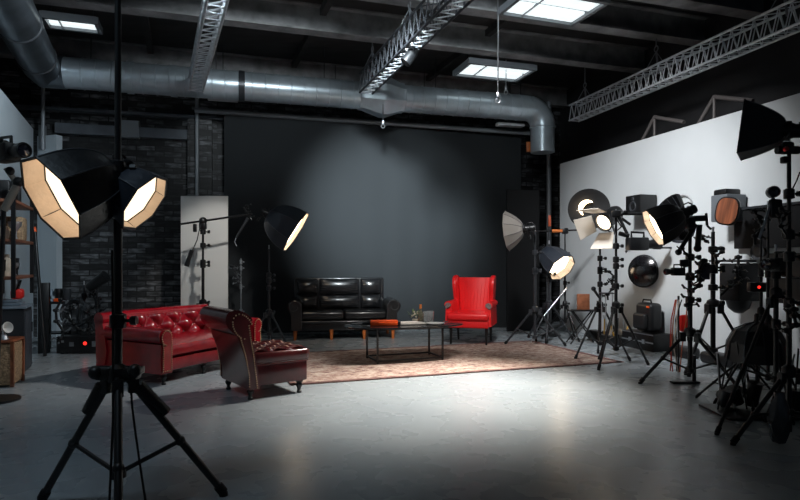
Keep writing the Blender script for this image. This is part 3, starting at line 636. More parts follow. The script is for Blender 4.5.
# --- stand px 761
t = stand('thin black stand with a red-lit box in front of the white wall', gx(761, 6.2), 6.2, gz(235, 6.2), hub=.78, foot=.4, angs=(-15, 110, 235), r=.014, collars=(1.05, 1.25), brace=.3)
t = thing('control_box', 'black control box with a red light on the thin stand', 'control box', at(757, 287, 6.15)); obj('body', MB().box((0, 0, 0), (.18, .07, .1), bev=.01), BLK, t); obj('indicator', MB().lathe([(.016, 0), (.012, .012), (0, .014)], 14, Matrix.Translation((0, -.036, .0)) @ align((0, -1, 0))), REDL, t); obj('clamp', MB().box((.04, .045, 0), (.04, .05, .06)), DGR, t)
t = thing('spotlight', 'small round spotlight on splayed arms over the wide black panel', 'spotlight', at(773, 192, 5.0))
obj('can', MB().lathe([(0, -.06), (.04, -.06), (.05, -.03), (.05, .03), (.045, .035), (.04, .02), (0, .015)], 24, align((-.25, -.9, 0))), BLK, t)
obj('lens', MB().lathe([(.04, .022), (0, .03)], 24, align((-.25, -.9, 0))), LENS, t)
obj('splayed_arm', MB().tube((0, 0, -.04), (-.12, 0, -.4), .01), SIL, t); obj('splayed_arm', MB().tube((0, 0, -.04), (.09, 0, -.38), .01), BLK, t); obj('body_block', MB().box((.02, 0, -.14), (.1, .06, .16), bev=.02), BLK, t)
clamp_cluster('black lamp heads hanging on the splayed arms over the black panel', at(755, 245, 5.1), .1, 61, n=5)
stand('dark stand carrying the small spotlight and camera rig', gx(768, 5.1), 5.1, gz(208, 5.1), hub=.8, foot=.42, angs=(20, 140, 262), r=.013, collars=(1.2,), brace=.3)

# --- main right stand S11
X11, Y11 = gx(789, 4.3), 4.3
t = stand('tall black light stand at the right edge carrying the square softbox', X11, Y11, gz(142, 4.3), hub=.50, foot=.50, angs=(75, 195, 315), r=.019, collars=(1.0, 1.5, 1.8), brace=.2, bottom=.06, m=BLK, lr=.017)
obj('red_knob', MB().tube((-.05, -.03, gz(150, 4.3)), (-.05, -.055, gz(150, 4.3)), .016, n=14), REDP, t)
obj('tilt_head', MB().box((-.02, 0, gz(148, 4.3)), (.09, .07, .09), bev=.02).tube((-.09, 0, gz(150, 4.3)), (.07, 0, gz(150, 4.3)), .03).box((-.03, 0, gz(160, 4.3)), (.05, .05, .05), bev=.01), BLK, t)
softbox('black square softbox facing left on the tall stand at the right edge', at(743, 131, 4.2), ndir(742, -.98, .12, -.06), .255, .26, sides=4, off=PI/4, glow=E_DIM, head=.34, bulge=.55, lip=.05, spokes=False, yoke=False)
t = stand('second black stand close behind the right edge stand', gx(776, 4.75), 4.75, gz(252, 4.75), hub=1.05, foot=.74, angs=(87, 207, 327), r=.019, collars=(.8, 1.2), brace=.35, bottom=.1)
video_camera('black camera rig on top of the second stand at the right edge', at(780, 272, 4.7), math.radians(-60), 1.0)
clamp_cluster('black arm and clamps at the hub of the right edge stand', at(790, 335, 4.2), .1, 71, n=5)
clamp_cluster('black clamps wrapped round the right edge stand beside the wide panel', at(786, 235, 4.25), .07, 72, n=4)
tag(obj('power_cable', MB().path([at(800, 172, 4.2), at(797, 180, 4.2), at(792, 190, 4.22), at(788, 194, 4.25)], .005), BLKM), 'thin black cable looping off the right edge stand', 'cable')
# sandbag
t = thing('sandbag', 'dark plastic-wrapped sandbag hanging at the foot of the right edge stand', 'sandbag', (gx(779, 4.2), 4.2, 0)); 
mb = MB(); rnd = random.Random(5); rings = []
for i in range(9):
    z = .01+.36*i/8; rr = .035+.03*math.sin(i/8*PI*.9+.3); rings.append([V((rr*(1+rnd.uniform(-.25, .25))*math.cos(2*PI*k/14), rr*(1+rnd.uniform(-.25, .25))*math.sin(2*PI*k/14), z)) for k in range(14)])
mb.loft(rings); obj('bag', mb, mat('crumpled_plastic', (.05, .055, .065), .25, coat=.5), t)

# --- collapsed umbrella cluster
ux, uy = gx(757, 5.2), 5.2
t = thing('folded_umbrella', 'black dome umbrella with steel ribs drooping over gear at lower right', 'umbrella', (ux, uy, gz(345, 5.2)))
mb = MB(); prof = [(.25, -.14), (.235, .02), (.18, .13), (.09, .18), (.0, .2)]
mb.lathe(prof, 10); obj('canopy', mb, FAB, t, ang=20)
for k in range(10):
    a_ = 2*PI*k/10; obj('rib', MB().path([V((r*1.02*math.cos(a_), r*1.02*math.sin(a_), z+.003)) for r, z in prof[:4]]+[V((.02*math.cos(a_), .02*math.sin(a_), .205))], .004, 5), SIL if k % 3 == 0 else DGR, t)
obj('shaft', MB().tube((0, 0, .28), (0, 0, -gz(345, 5.2)+.02), .014), BLK, t)
stand('short black stand under the drooping black umbrella', gx(752, 5.25), 5.25+.12, .55, hub=.42, foot=.4, angs=(15, 140, 250), r=.014, brace=.12, bottom=.06)
t = thing('floor_gear', 'heap of dark lamp heads and clamps on the floor under the umbrella', 'gear', (gx(760, 5.0), 5.0, 0))
rnd = random.Random(8)
for k in range(7):
    x, y = rnd.uniform(-.3, .3), rnd.uniform(-.12, .25); h = rnd.uniform(.08, .22)
    obj('lamp_head', MB().tube((x, y, .05), (x+rnd.uniform(-.1, .1), y+rnd.uniform(-.05, .05), .05+h), .045, .06, n=14), BLK if k % 2 else DGR, t)
    obj('rod', MB().tube((x-.05, y-.02, .02), (x+rnd.uniform(-.15, .15), y, .4+h), .007, n=6), SIL if k % 3 == 0 else BLK, t)
obj('base_plate', MB().box((0, .05, .012), (.75, .5, .02), bev=.008), BLK, t)

# long gear rails on floor along the wall
for i, (px, py, w, lab) in enumerate([(597, 345, .35, 'low black bag lying on the floor behind the beauty dish stand'), (684, 350, .4, 'low black bag on the floor by the orange cords'), (722, 352, .55, 'dark flat bag on the floor behind the stacked clamp tripod')]):
    q = atd(px, py, .3); o = obj('equipment_bag', MB().box((0, 0, .075), (w, .22, .15), bev=.05, seg=3), FAB); o.location = (q.x, q.y, 0); o.rotation_euler.z = WR+0; tag(o, lab, 'bag')
t = thing('tool_tray', 'shallow tray of small yellow and silver tools on the floor by the wall corner', 'tray', (atd(616, 340, .3).x, atd(616, 340, .3).y, 0), WR)
obj('tray', MB().box((0, 0, .06), (.55, .3, .12), bev=.01), BLK, t)
for k in range(10): obj('tool', MB().tube((-.27+.06*k, rnd.uniform(-.1, .1), .1), (-.27+.06*k+rnd.uniform(-.05, .05), rnd.uniform(-.1, .1), .3+rnd.uniform(-.1, .15)), .012, n=8), (SIL, mat('yellow_plastic', (.5, .3, .05), .5), DGR, CREAM)[k % 4], t)

# ------------------------------------------------------------------ rug
RGA = math.radians(19.5); rx, ry = 2.86, 7.58
rm = mat('rug_pile', (.40, .17, .13), .95)
nt = rm.node_tree; b = nt.nodes['Principled BSDF']; b.inputs['Specular IOR Level'].default_value = .1
tc = nt.nodes.new('ShaderNodeTexCoord')
w1 = nt.nodes.new('ShaderNodeTexNoise'); w1.inputs['Scale'].default_value = 22; w1.inputs['Detail'].default_value = 8; w1.inputs['Roughness'].default_value = .75
w2 = nt.nodes.new('ShaderNodeTexVoronoi'); w2.inputs['Scale'].default_value = 9
mp = nt.nodes.new('ShaderNodeMapping'); mp.inputs['Scale'].default_value = (1, 1.5, 1)
nt.links.new(tc.outputs['Object'], mp.inputs[0]); nt.links.new(mp.outputs[0], w1.inputs['Vector']); nt.links.new(mp.outputs[0], w2.inputs['Vector'])
ad = nt.nodes.new('ShaderNodeMath'); ad.operation = 'ADD'; mu = nt.nodes.new('ShaderNodeMath'); mu.operation = 'MULTIPLY'; mu.inputs[1].default_value = .25
nt.links.new(w2.outputs['Distance'], mu.inputs[0]); nt.links.new(w1.outputs['Fac'], ad.inputs[0]); nt.links.new(mu.outputs[0], ad.inputs[1])
cr = nt.nodes.new('ShaderNodeValToRGB'); e = cr.color_ramp.elements
e[0].position = .42; e[0].color = (.10, .045, .038, 1); e[1].position = .8; e[1].color = (.55, .47, .40, 1)
x = e.new(.53); x.color = (.24, .135, .115, 1); x = e.new(.64); x.color = (.38, .28, .235, 1); x = e.new(.48); x.color = (.08, .065, .075, 1)
nt.links.new(ad.outputs[0], cr.inputs['Fac']); nt.links.new(cr.outputs['Color'], b.inputs['Base Color'])
bp = nt.nodes.new('ShaderNodeBump'); bp.inputs['Strength'].default_value = .6; bp.inputs['Distance'].default_value = .01; nt.links.new(w1.outputs['Fac'], bp.inputs['Height']); nt.links.new(bp.outputs[0], b.inputs['Normal'])
t = thing('patterned_rug', 'faded red and beige patterned rug under the coffee table and armchair', 'rug', (rx, ry, 0), RGA)
rl, rw = 4.25, 2.16
obj('pile', MB().box((-rl/2, rw/2, .007), (rl, rw, .012), bev=.004), rm, t)
bo = MB()
for c, d in (((-rl/2, .03, .0085), (rl, .06, .013)), ((-rl/2, rw-.03, .0085), (rl, .06, .013)), ((-.03, rw/2, .0085), (.06, rw, .013)), ((-rl+.03, rw/2, .0085), (.06, rw, .013))): bo.box(c, d)
obj('border', bo, mat('rug_border', (.15, .075, .065), .95, var=.5, vscale=30), t, smooth=False)
fr = MB()
for k in range(90): fr.box((.03, rw*k/90+.012, .004), (.05, .009, .004), rz=random.uniform(-.3, .3))
obj('fringe', fr, mat('fringe_wool', (.32, .12, .1), .9), t, smooth=False)

# ------------------------------------------------------------------ furniture
def turned_leg(mb, x, y, h, r=.03):
    mb.lathe([(r*.55, 0), (r*.7, .006), (r*.7, .02), (r*.45, .03), (r*.5, h*.35), (r*1.0, h*.6), (r*.7, h*.75), (r*1.1, h*.85), (r*1.1, h)], 14, Matrix.Translation((x, y, 0)), caps=True); return mb

def rollprof(w, z0, zc, r, out):   # cross-section of a rolled arm : (lateral, z); out = +1 means the roll bulges to +lateral
    pts = [(-out*w/2, z0), (-out*w/2, zc)]
    a0 = math.pi if out > 0 else 0
    for k in range(0, 15):
        a_ = PI - k/14*(PI*1.45); pts.append((out*(r*math.cos(a_)+ (r-w/2)), zc+r*math.sin(a_)))
    pts.append((out*(w/2-.005), zc-r*.9)); pts.append((out*w/2, z0)); return pts

def chesterfield(t, L, Dp, bh, seat_h, arm_h, m, bow, backr=.075, base=.13):
    bend = lambda x: bow*(1-(2*x/L)**2)
    xs = [-L/2+L*k/24 for k in range(25)]; xi = [-L/2+.17+(L-.34)*k/24 for k in range(25)]
    yb, yf = Dp/2, -Dp/2
    def sweep(prof, XS): return MB().loft([[V((x, y+bend(x), z)) for y, z in prof] for x in XS])
    obj('base', sweep([(yf+.06, base), (yf+.04, base+.03), (yf+.04, seat_h-.16), (yf+.07, seat_h-.15), (yb-.05, seat_h-.15), (yb-.05, base)], xi), m, t)
    obj('seat_cushion', sweep([(yf+.05, seat_h-.14), (yf+.02, seat_h-.12), (yf+.01, seat_h-.07), (yf+.03, seat_h-.02), (yf+.09, seat_h), (0, seat_h+.02), (yb-.2, seat_h), (yb-.2, seat_h-.14)], xi), m, t)
    obj('back_body', sweep([(yb-.20, seat_h-.1), (yb-.12, bh-.08), (yb-.02, bh-.06), (yb, bh-.12), (yb-.02, base), (yb-.16, base)], [x*1.0 for x in xs]), m, t)
    # rolled top rail
    ring = []
    for x in xs: ring.append([V((x, yb-.06+bend(x)+backr*1.1*math.cos(2*PI*k/16), bh-backr+backr*math.sin(2*PI*k/16))) for k in range(16)])
    obj('top_roll', MB().loft(ring), m, t)
    # tufted inner back
    nb = max(3, round(L/.30))
    def tf(u, v):
        x = -L/2+.15+(L-.3)*u; z = seat_h-.02+(bh-.05-seat_h)*v
        a_ = (u*nb+v*1.1); b_ = (u*nb-v*1.1); f = math.sqrt(abs(math.sin(PI*a_)*math.sin(PI*b_)))
        y = yb-.19+.06*v-.075*f-.02*math.sin(v*PI)
        return V((x, y+bend(x), z))
    obj('tufted_back', MB().grid(tf, 120, 24), m, t, ang=75)
    bt_ = MB()
    for i in range(nb*2+1):
        for j in range(3):
            # buttons where both sines vanish
            u = i/2/nb; v = (j/2)/1.1
            if (i+j) % 2: continue
            if 0.02 < u < .98 and .02 < v < .97: p = tf(u, v); bt_.sphere(p+V((0, -.004, 0)), .012, 8)
    obj('buttons', bt_, m, t)
    for s in (-1, 1):
        pr = rollprof(.15, base, arm_h-.085, .085, s)
        cx = s*(L/2-.09)
        arm = MB().loft([[V((cx+q[0], y, q[1])) for q in pr] for y in (yf, yf+.02, 0, yb-.1)]); o = obj('armrest', arm, m, t)
        fp = [V((cx+q[0]*.72-s*.0, yf-.004, base+.03+(q[1]-base)*.9)) for q in pr]
        obj('front_facing', MB().loft([fp, [v+V((0, -.012, 0)) for v in fp]]), m, o)
        nh = MB(); P = fp+[fp[0]]
        for a_, b_ in zip(P[:-1], P[1:]):
            n_ = max(1, int((b_-a_).length/.022))
            for k in range(n_): nh.sphere(a_.lerp(b_, k/n_)+V((0, -.014, 0)), .007, 6)
        obj('nailhead_trim', nh, BRASS, o)
    for x, y in ((-L/2+.12, yf+.08), (L/2-.12, yf+.08), (-L/2+.12, yb-.08), (L/2-.12, yb-.08), (0, yf+.1+bow)):
        obj('leg', turned_leg(MB(), x, y, base+.01, .034), BLK, t)
t = thing('chesterfield_sofa', 'oxblood red leather tufted chesterfield sofa on the left', 'sofa', (-2.58, 7.0, 0), math.radians(62))
chesterfield(t, 1.56, 1.04, .735, .42, .60, RED, .09)

# chaise chair (scroll back, tufted seat)
t = thing('scroll_back_chair', 'dark red-brown leather scroll-back chair with tufted seat, seen from behind its back', 'chair', (-1.42, 5.88, 0), math.radians(127))
def scroll_chair(t, m, W=.68):
    # local front is -Y ; footprint W x .78
    yb, yf = .30, -.36
    obj('base', MB().box((0, (yf+.2)/2-.02, .225), (W-.03, .2-yf, .20), bev=.02), m, t)
    def top(u, v):
        x = (u-.5)*(W); y = yf-.02+(.22-yf)*v
        f = math.sqrt(abs(math.sin(PI*(u*3+v*3))*math.sin(PI*(u*3-v*3)))); e = min(u, 1-u, v, 1.2-v)
        return V((x*(1-.0), y, .455+.022*f-.05*max(0, 1-e/.07)**2))
    obj('seat_cushion', MB().box((0, (yf+.2)/2-.03, .385), (W, .24-yf, .13), bev=.045, seg=4), m, t)
    obj('tufted_top', MB().grid(lambda u, v: top(.04+.92*u, .04+.92*v)-V((0, 0, .003)), 60, 60), m, t, ang=75)
    obj('seat_piping', MB().path([(-W/2, .2, .325), (-W/2, yf-.0, .325), (-W/2+.03, yf-.03, .325), (W/2-.03, yf-.03, .325), (W/2, yf, .325), (W/2, .2, .325)], .007), DRED, t)
    # back : side outline in (y,z)
    outl = [(.13, .11), (.15, .45), (.14, .62), (.12, .74)]
    c = (.205, .735); r = .125
    for k in range(13):
        a_ = PI*.95-k/12*PI*1.4; outl.append((c[0]+.0+r*1.05*math.cos(a_), c[1]+r*math.sin(a_)))
    outl += [(.275, .62), (.26, .45), (.245, .25), (.24, .11)]
    # flare backwards towards the top
    outl = [(y+.15*max(0, (z-.25)/.55)**1.4, z) for y, z in outl]
    obj('backrest', MB().loft([[V((x, y, z)) for y, z in outl] for x in (-W/2-.02, -W/2, W/2, W/2+.02)]), m, t)
    for s in (-1, 1):
        fp = [V((s*(W/2+.021), c_[0], c_[1])) for c_ in [((y-.245)*.7+.25, (z-.1)*.93+.115) for y, z in outl]]
        o = obj('side_facing', MB().loft([fp, [v+V((s*.012, 0, 0)) for v in fp]]), m, t)
        nh = MB()
        for a_, b_ in zip(fp[:-1], fp[1:]):
            n_ = max(1, int((b_-a_).length/.02))
            for k in range(n_): nh.sphere(a_.lerp(b_, k/n_)+V((s*.014, 0, 0)), .007, 6)
        obj('nailhead_trim', nh, BRASS, o)
    for x in (-1, 1):
        for y in (yf+.05, .2):
            l = obj('leg', turned_leg(MB(), x*(W/2-.06), y, .135, .036), BLK, t)
            obj('caster', MB().tube((x*(W/2-.06)-.01, y, .018), (x*(W/2-.06)+.01, y, .018), .018, n=14), BLK, l)
scroll_chair(t, DRED)

# black sofa
def black_sofa(t):
    m = BLEA; L, Dp = 1.84, .78; yf, yb = -.38, .36
    obj('base', MB().box((0, 0, .235), (L-.3, Dp-.05, .17), bev=.02), m, t)
    obj('front_rail', MB().box((0, yf-.0, .29), (L-.36, .05, .06), bev=.02, seg=3), m, t)
    for s in (-1, 1): obj('seat_cushion', MB().box((s*.365, -.06, .40), (.73, .62, .15), bev=.05, seg=4), m, t)
    obj('back_frame', MB().box((-.05, yb-.06, .6), (L-.26, .14, .84), bev=.03), m, t)
    cols = [(-.52, .34), (-.02, .62), (.46, .32)]
    cols = [(-.62, .36), (-.06, .70), (.50, .36)]
    for r_, (z, h) in enumerate(((.60, .24), (.87, .27))):
        for cx, w in cols:
            def pil(u, v, cx=cx, w=w, z=z, h=h):
                bu = math.sin(PI*u)**.45; bv = math.sin(PI*v)**.45
                wr = .008*math.sin(v*40+math.sin(u*9))*(1-bu)+.006*math.sin(v*61)*(1-bu)
                return V((cx+(u-.5)*w, yb-.13-.085*bu*bv-.025*(1-v)+wr, z+(v-.5)*h))
            obj('back_cushion', MB().grid(pil, 36, 24), m, t, ang=80)
    for s in (-1, 1):
        cx = s*(L/2-.12); pr = rollprof(.17, .16, .55, .115, s)
        o = obj('armrest', MB().loft([[V((cx+q[0], y, q[1])) for q in pr] for y in (yf-.03, yf-.01, 0, yb-.04)]), m, t)
        sc = MB(); pts = []
        for k in range(26):
            a_ = PI*1.1-k/25*PI*2.1; rr = .115*(1-.55*(k/25)); pts.append((cx+s*(.03+rr*math.cos(a_)), yf-.04, .555+rr*math.sin(a_)))
        pts = [(cx-s*.085, yf-.04, .2), (cx-s*.087, yf-.04, .4)]+pts
        sc.path(pts, .009, 6); obj('scroll_piping', sc, mat('highlit_leather_edge', (.05, .053, .058), .3, coat=.6), o)  # piping lifted to grey so a highlight shows on the black leather
    for x, y in ((-L/2+.1, yf+.02), (-.22, yf+.02), (.33, yf+.02), (L/2-.1, yf+.02), (-L/2+.1, yb-.05), (L/2-.1, yb-.05)):
        obj('leg', MB().tube((x, y, 0), (x, y, .17), .022, .033, n=12), ORW, t)
t = thing('leather_sofa', 'glossy black leather sofa with orange wooden feet before the backdrop', 'sofa', (gx(343, 9.85)-.03, 10.22, 0), math.radians(9))
black_sofa(t)

# wing chair
def wing_chair(t):
    m = SCAR; W = .68
    obj('seat_frame', MB().box((0, -.02, .335), (W-.04, .62, .13), bev=.025, seg=3), m, t)
    obj('seat_cushion', MB().box((0, -.07, .455), (W-.02, .60, .13), bev=.05, seg=4), m, t)
    rings = []
    for k in range(13):
        v = k/12; z = .42+.66*v; w = .44+.10*v; y = .22+.13*v; th = .06
        rings.append([V((-w/2, y+.0, z)), V((-w/2*.6, y-.03, z)), V((0, y-.04, z)), V((w/2*.6, y-.03, z)), V((w/2, y, z)), V((w/2, y+th, z)), V((-w/2, y+th, z))])
    obj('backrest', MB().loft(rings), m, t)
    ch = MB()
    for k in range(-4, 5): ch.path([V((k*.05*(1+.2*v/6), .22+.13*v/6-.035+abs(k)*.002, .5+.55*v/6)) for v in range(7)], .004, 5)
    obj('channel_stitching', ch, m, t)
    for s in (-1, 1):
        o_ = [(.40, .40), (.405, 1.02), (.38, 1.09), (.32, 1.115), (.22, 1.10), (.16, 1.05), (.13, .98), (.13, .90), (.16, .80), (.19, .68), (.16, .6), (.14, .4)]
        inn = [V((s*(.25+.05*max(0, (z-.6))), y, z)) for y, z in o_]; outr = [V((s*(.315+.06*max(0, z-.6)), y-.01, z)) for y, z in o_]
        mb_ = MB().loft([[v*1 for v in inn], [a_.lerp(b_, .5)+V((0, -.014, .01)) for a_, b_ in zip(inn, outr)], outr]); obj('wing', mb_, m, t, ang=70)
        pr = rollprof(.10, .30, .645, .058, s); cx = s*(W/2-.03)
        o = obj('armrest', MB().loft([[V((cx+q[0], y, q[1])) for q in pr] for y in (-.30, -.28, 0, .34)]), m, t)
        fp = [V((cx+q[0]*.85, -.304, .5+(q[1]-.5)*.9)) for q in pr if q[1] > .5]
        obj('arm_facing', MB().loft([fp, [v+V((0, -.012, 0)) for v in fp]]), mat('silver_print', (.28, .2, .2), .4, .3, var=.7, vscale=60), o)
    for x in (-1, 1):
        obj('leg', MB().tube((x*.28, -.27, 0), (x*.28, -.25, .29), .016, .026, n=10), BLK, t); obj('leg', MB().tube((x*.27, .30, 0), (x*.27, .24, .29), .016, .026, n=10), BLK, t)
t = thing('wing_armchair', 'bright scarlet leather wing armchair on black legs at the rug edge', 'armchair', (gx(472, 9.35), 9.42, .013), math.radians(-17)); t.scale = (1, 1, .955)
wing_chair(t)

# coffee table
TX, TY, TR = .06, 7.80, math.radians(20)
t = thing('coffee_table', 'black oval coffee table with thin square steel legs on the rug', 'coffee table', (TX, TY, .013), TR)
gt = mat('black_glass', (.012, .013, .015), .12, coat=.3)
o1 = out(.82, .40, 60, .8); obj('table_top', MB().loft([[v*.985+V((0, 0, .44)) for v in o1], [v+V((0, 0, .446)) for v in o1], [v+V((0, 0, .46)) for v in o1], [v*.992+V((0, 0, .464)) for v in o1]]), gt, t)
for sx_ in (-1, 1):
    for sy_ in (-1, 1): obj('leg', MB().box((sx_*.45, sy_*.23, .22), (.022, .022, .44)), BLK, t, smooth=False)
obj('stretcher', MB().box((0, -.23, .03), (.9, .02, .02)).box((0, .23, .03), (.9, .02, .02)), BLK, t, smooth=False)
obj('top_frame', MB().box((0, -.23, .43), (.9, .02, .02)).box((0, .23, .43), (.9, .02, .02)).box((-.45, 0, .43), (.02, .46, .02)).box((.45, 0, .43), (.02, .46, .02)).box((-.45, 0, .03), (.02, .46, .02)).box((.45, 0, .03), (.02, .46, .02)), BLK, t, smooth=False)
zt = .013+.4645
def tpos(px, Dd): return (gx(px, Dd), Dd, zt)
t = thing('orange_tool', 'orange and black handled tool lying on the coffee table', 'tool', tpos(384, 7.6), math.radians(4))
obj('body', MB().box((0, 0, .036), (.36, .1, .07), bev=.015), ORG, t); obj('front_grip', MB().box((.05, -.055, .025), (.24, .02, .045), bev=.008), ORG, t); obj('black_end', MB().tube((-.28, 0, .03), (-.18, 0, .035), .022, .03), BLK, t); obj('nozzle', MB().tube((-.42, 0, .022), (-.28, 0, .026), .010, .014), GREYM, t); obj('tail', MB().box((.19, 0, .03), (.05, .08, .055), bev=.01), DGR, t)
t = thing('glass_tray', 'low pale tray and papers beside the orange tool on the coffee table', 'tray', tpos(410, 7.75), TR)
obj('tray', MB().box((0, 0, .012), (.42, .22, .02), bev=.008), mat('pale_tray', (.4, .38, .36), .3), t); obj('papers', MB().box((-.03, 0, .028), (.3, .16, .012)), mat('paper', (.65, .6, .56), .6), t, smooth=False)
t = thing('glass_bottle', 'small bottle with an orange cork on the coffee table', 'bottle', tpos(420.5, 8.0))
obj('body', MB().lathe([(0, 0), (.035, 0), (.038, .02), (.038, .12), (.014, .17), (.014, .2)], 18), mat('smoky_glass', (.3, .28, .2), .1, trans=.6), t); obj('cork', MB().tube((0, 0, .19), (0, 0, .245), .018), ORW, t)
for i, (px, Dd, lab) in enumerate([(426, 7.95, 'clear tumbler next to the bottle on the coffee table'), (431, 8.0, 'clear tumbler furthest right on the coffee table')]):
    o = obj('glass_tumbler', MB().lathe([(0, .004), (.032, .004), (.04, .16), (.037, .16), (.029, .012), (0, .012)], 20), GLASS); o.location = V(tpos(px, Dd))+V((0, 0, -.003)); tag(o, lab, 'glass', 'tumblers on the coffee table')
t = thing('table_plant', 'little bunch of pale green leaves and flowers on the coffee table', 'plant', tpos(415, 7.95))
rnd = random.Random(2)
obj('pot', MB().lathe([(0, 0), (.03, 0), (.04, .05), (.035, .05), (0, .045)], 16), CREAM, t)
lf = MB()
for k in range(38):
    a_ = rnd.uniform(0, 2*PI); el = rnd.uniform(.1, 1.3); r_ = rnd.uniform(.05, .12); d = V((math.cos(a_)*math.cos(el), math.sin(a_)*math.cos(el), math.sin(el)))
    p = V((0, 0, .05))+d*r_; sd = d.cross(V((0, 0, 1))).normalized()*.012; lf.loft([[p-sd, p+d*.02-V((0, 0, .002)), p+sd], [p+d*.035, p+d*.036, p+d*.037]], caps=False)
obj('leaves', lf, GREEN, t)
fl_ = MB()
for k in range(7): fl_.sphere((rnd.uniform(-.06, .06), rnd.uniform(-.05, .03), rnd.uniform(.07, .15)), .012, 8)
obj('flowers', fl_, CREAM, t)
t = thing('glass_dish', 'flat clear dish under the tumblers at the right of the coffee table', 'dish', tpos(435, 7.7)); obj('dish', MB().lathe([(0, 0), (.1, 0), (.13, .025), (.125, .026), (.098, .006), (0, .006)], 28), mat('dish_glass', (.5, .5, .5), .1, trans=.5), t)

# ------------------------------------------------------------------ left side
na, nn = a, ln if ln.x > 0 else -ln
RL = math.atan2(nn.x, -nn.y)   # local -y faces the room
t = thing('low_cabinet', 'black cabinet with a grey top below the left wall shelves', 'cabinet', (-4.70, 7.01, 0), RL)
obj('body', MB().box((0, 0, .375), (.5, .44, .75), bev=.006), mat('cabinet_black', (.02, .024, .03), .45), t, smooth=False)
obj('top', MB().box((0, 0, .768), (.54, .48, .03), bev=.006), BLUEG, t); obj('door', MB().box((0, -.224, .37), (.46, .012, .68), bev=.004), mat('cabinet_front', (.045, .055, .07), .45), t)
obj('handle', MB().box((.18, -.236, .5), (.015, .015, .12), bev=.004), DGR, t)
for k, (w, z, lab) in enumerate([(.34, .803, 'grey flat case, lower one of the two on the left cabinet'), (.28, .838, 'grey flat case, upper one of the two on the left cabinet')]):
    o = obj('flat_case', MB().box((0, 0, 0), (.3, w, .032), bev=.006), BLUEG); o.location = (-4.70, 7.01, z-.003+.003); o.rotation_euler.z = RL; tag(o, lab, 'case', 'flat cases on the left cabinet')
t = thing('wall_shelf', 'open wooden shelf with black uprights on the left wall', 'shelf', (-4.66, 6.97, 0), RL)
for z in (1.12, 1.54, 1.98): obj('shelf_board', MB().box((0, 0, z), (1.2, .36, .035), bev=.004), SHW, t)
for x in (-.6, .6): obj('upright', MB().box((x, -.16, 1.55), (.04, .04, 1.3)).box((x, .16, 1.55), (.04, .04, 1.3)), BLK, t, smooth=False)
obj('back_rail', MB().box((0, .175, 1.3), (1.2, .01, .05)).box((0, .175, 1.85), (1.2, .01, .05)), BLK, t)
# things on the shelves
def onshelf(x, y, z): v = Matrix.Rotation(RL, 4, 'Z') @ V((x, y, 0)); return V((-4.66+v.x, 6.97+v.y, z))
rnd = random.Random(11)
items = []
labs_b = [('camera lens', 'black camera lens'), ('jar', 'cream speckled jar'), ('bottle', 'amber bottle'), ('lamp head', 'silver lamp fitting')]
places = ['on the lowest left wall shelf', 'on the middle left wall shelf']
adj = ['at its near end', 'second from the near end', 'in the middle', 'fourth from the camera end', 'at the far end']
for lev, z in enumerate((1.138, 1.558)):
    for k in range(5):
        x = -.48+.24*k; kind = (k+lev) % 4; h = rnd.uniform(.13, .26); p = onshelf(x, rnd.uniform(-.08, .04), z)
        if kind == 0: pr, m_, nm = [(0, 0), (.045, 0), (.045, h*.3), (.055, h*.35), (.055, h*.8), (.06, h), (.045, h), (0, h*.9)], BLK, 'camera_lens'
        elif kind == 1: pr, m_, nm = [(0, 0), (.05, 0), (.065, h*.4), (.05, h*.8), (.035, h*.85), (.04, h), (0, h)], CREAM, 'storage_jar'
        elif kind == 2: pr, m_, nm = [(0, 0), (.035, 0), (.035, h*.6), (.012, h*.8), (.012, h*1.1), (0, h*1.1)], mat('amber', (.35, .12, .04), .25), 'amber_bottle'
        else: pr, m_, nm = [(0, 0), (.04, 0), (.02, h*.2), (.02, h*.5), (.07, h*.8), (.075, h), (.07, h), (0, h*.85)], SIL, 'lamp_fitting'
        if lev == 1 and k >= 3: continue
        o = obj(nm, MB().lathe(pr, 16), m_); o.location = p; tag(o, '%s %s, %s' % (labs_b[kind][1], places[lev], adj[k]), labs_b[kind][0])
o = obj('wicker_basket', MB().box((0, 0, .15), (.26, .22, .30), bev=.03), WICK); o.location = onshelf(.33, -.02, 1.558); o.rotation_euler.z = RL; tag(o, 'tan woven basket on the middle board of the left wall shelf', 'basket')
for k in range(4):
    o = obj('equipment_box', MB().box((0, 0, .11), (.14, .2, .22), bev=.01), (BLK, DGR, BLKM, BLK)[k]); o.location = onshelf(-.4+.2*k, 0, 1.998); o.rotation_euler.z = RL; tag(o, '%s equipment box on the top left wall shelf, %s' % (['black', 'dark grey', 'matte black', 'black'][k], ['nearest the camera', 'second from the camera', 'third from the camera', 'farthest from the camera'][k]), 'box', 'equipment boxes on the top shelf')
# on the cabinet: red and metal bits
t = thing('tool_bag', 'red tool pouch with dark tools standing on the grey cases', 'bag', V((-4.62, 7.09, .855)), RL)
obj('pouch', MB().box((0, 0, .06), (.2, .12, .12), bev=.03), REDP, t); 
for k in range(7): obj('tool', MB().tube((-.08+.027*k, 0, .1), (-.09+.03*k, rnd.uniform(-.04, .04), .18+rnd.uniform(0, .1)), .01, n=6), (BLK, SIL, DGR)[k % 3], t)
o = obj('storage_jar', MB().lathe([(0, 0), (.05, 0), (.06, .1), (.04, .16), (.05, .2), (0, .2)], 16), CREAM); o.location = (-4.75, 6.9, .855); tag(o, 'cream jar on the grey cases of the left cabinet', 'jar')
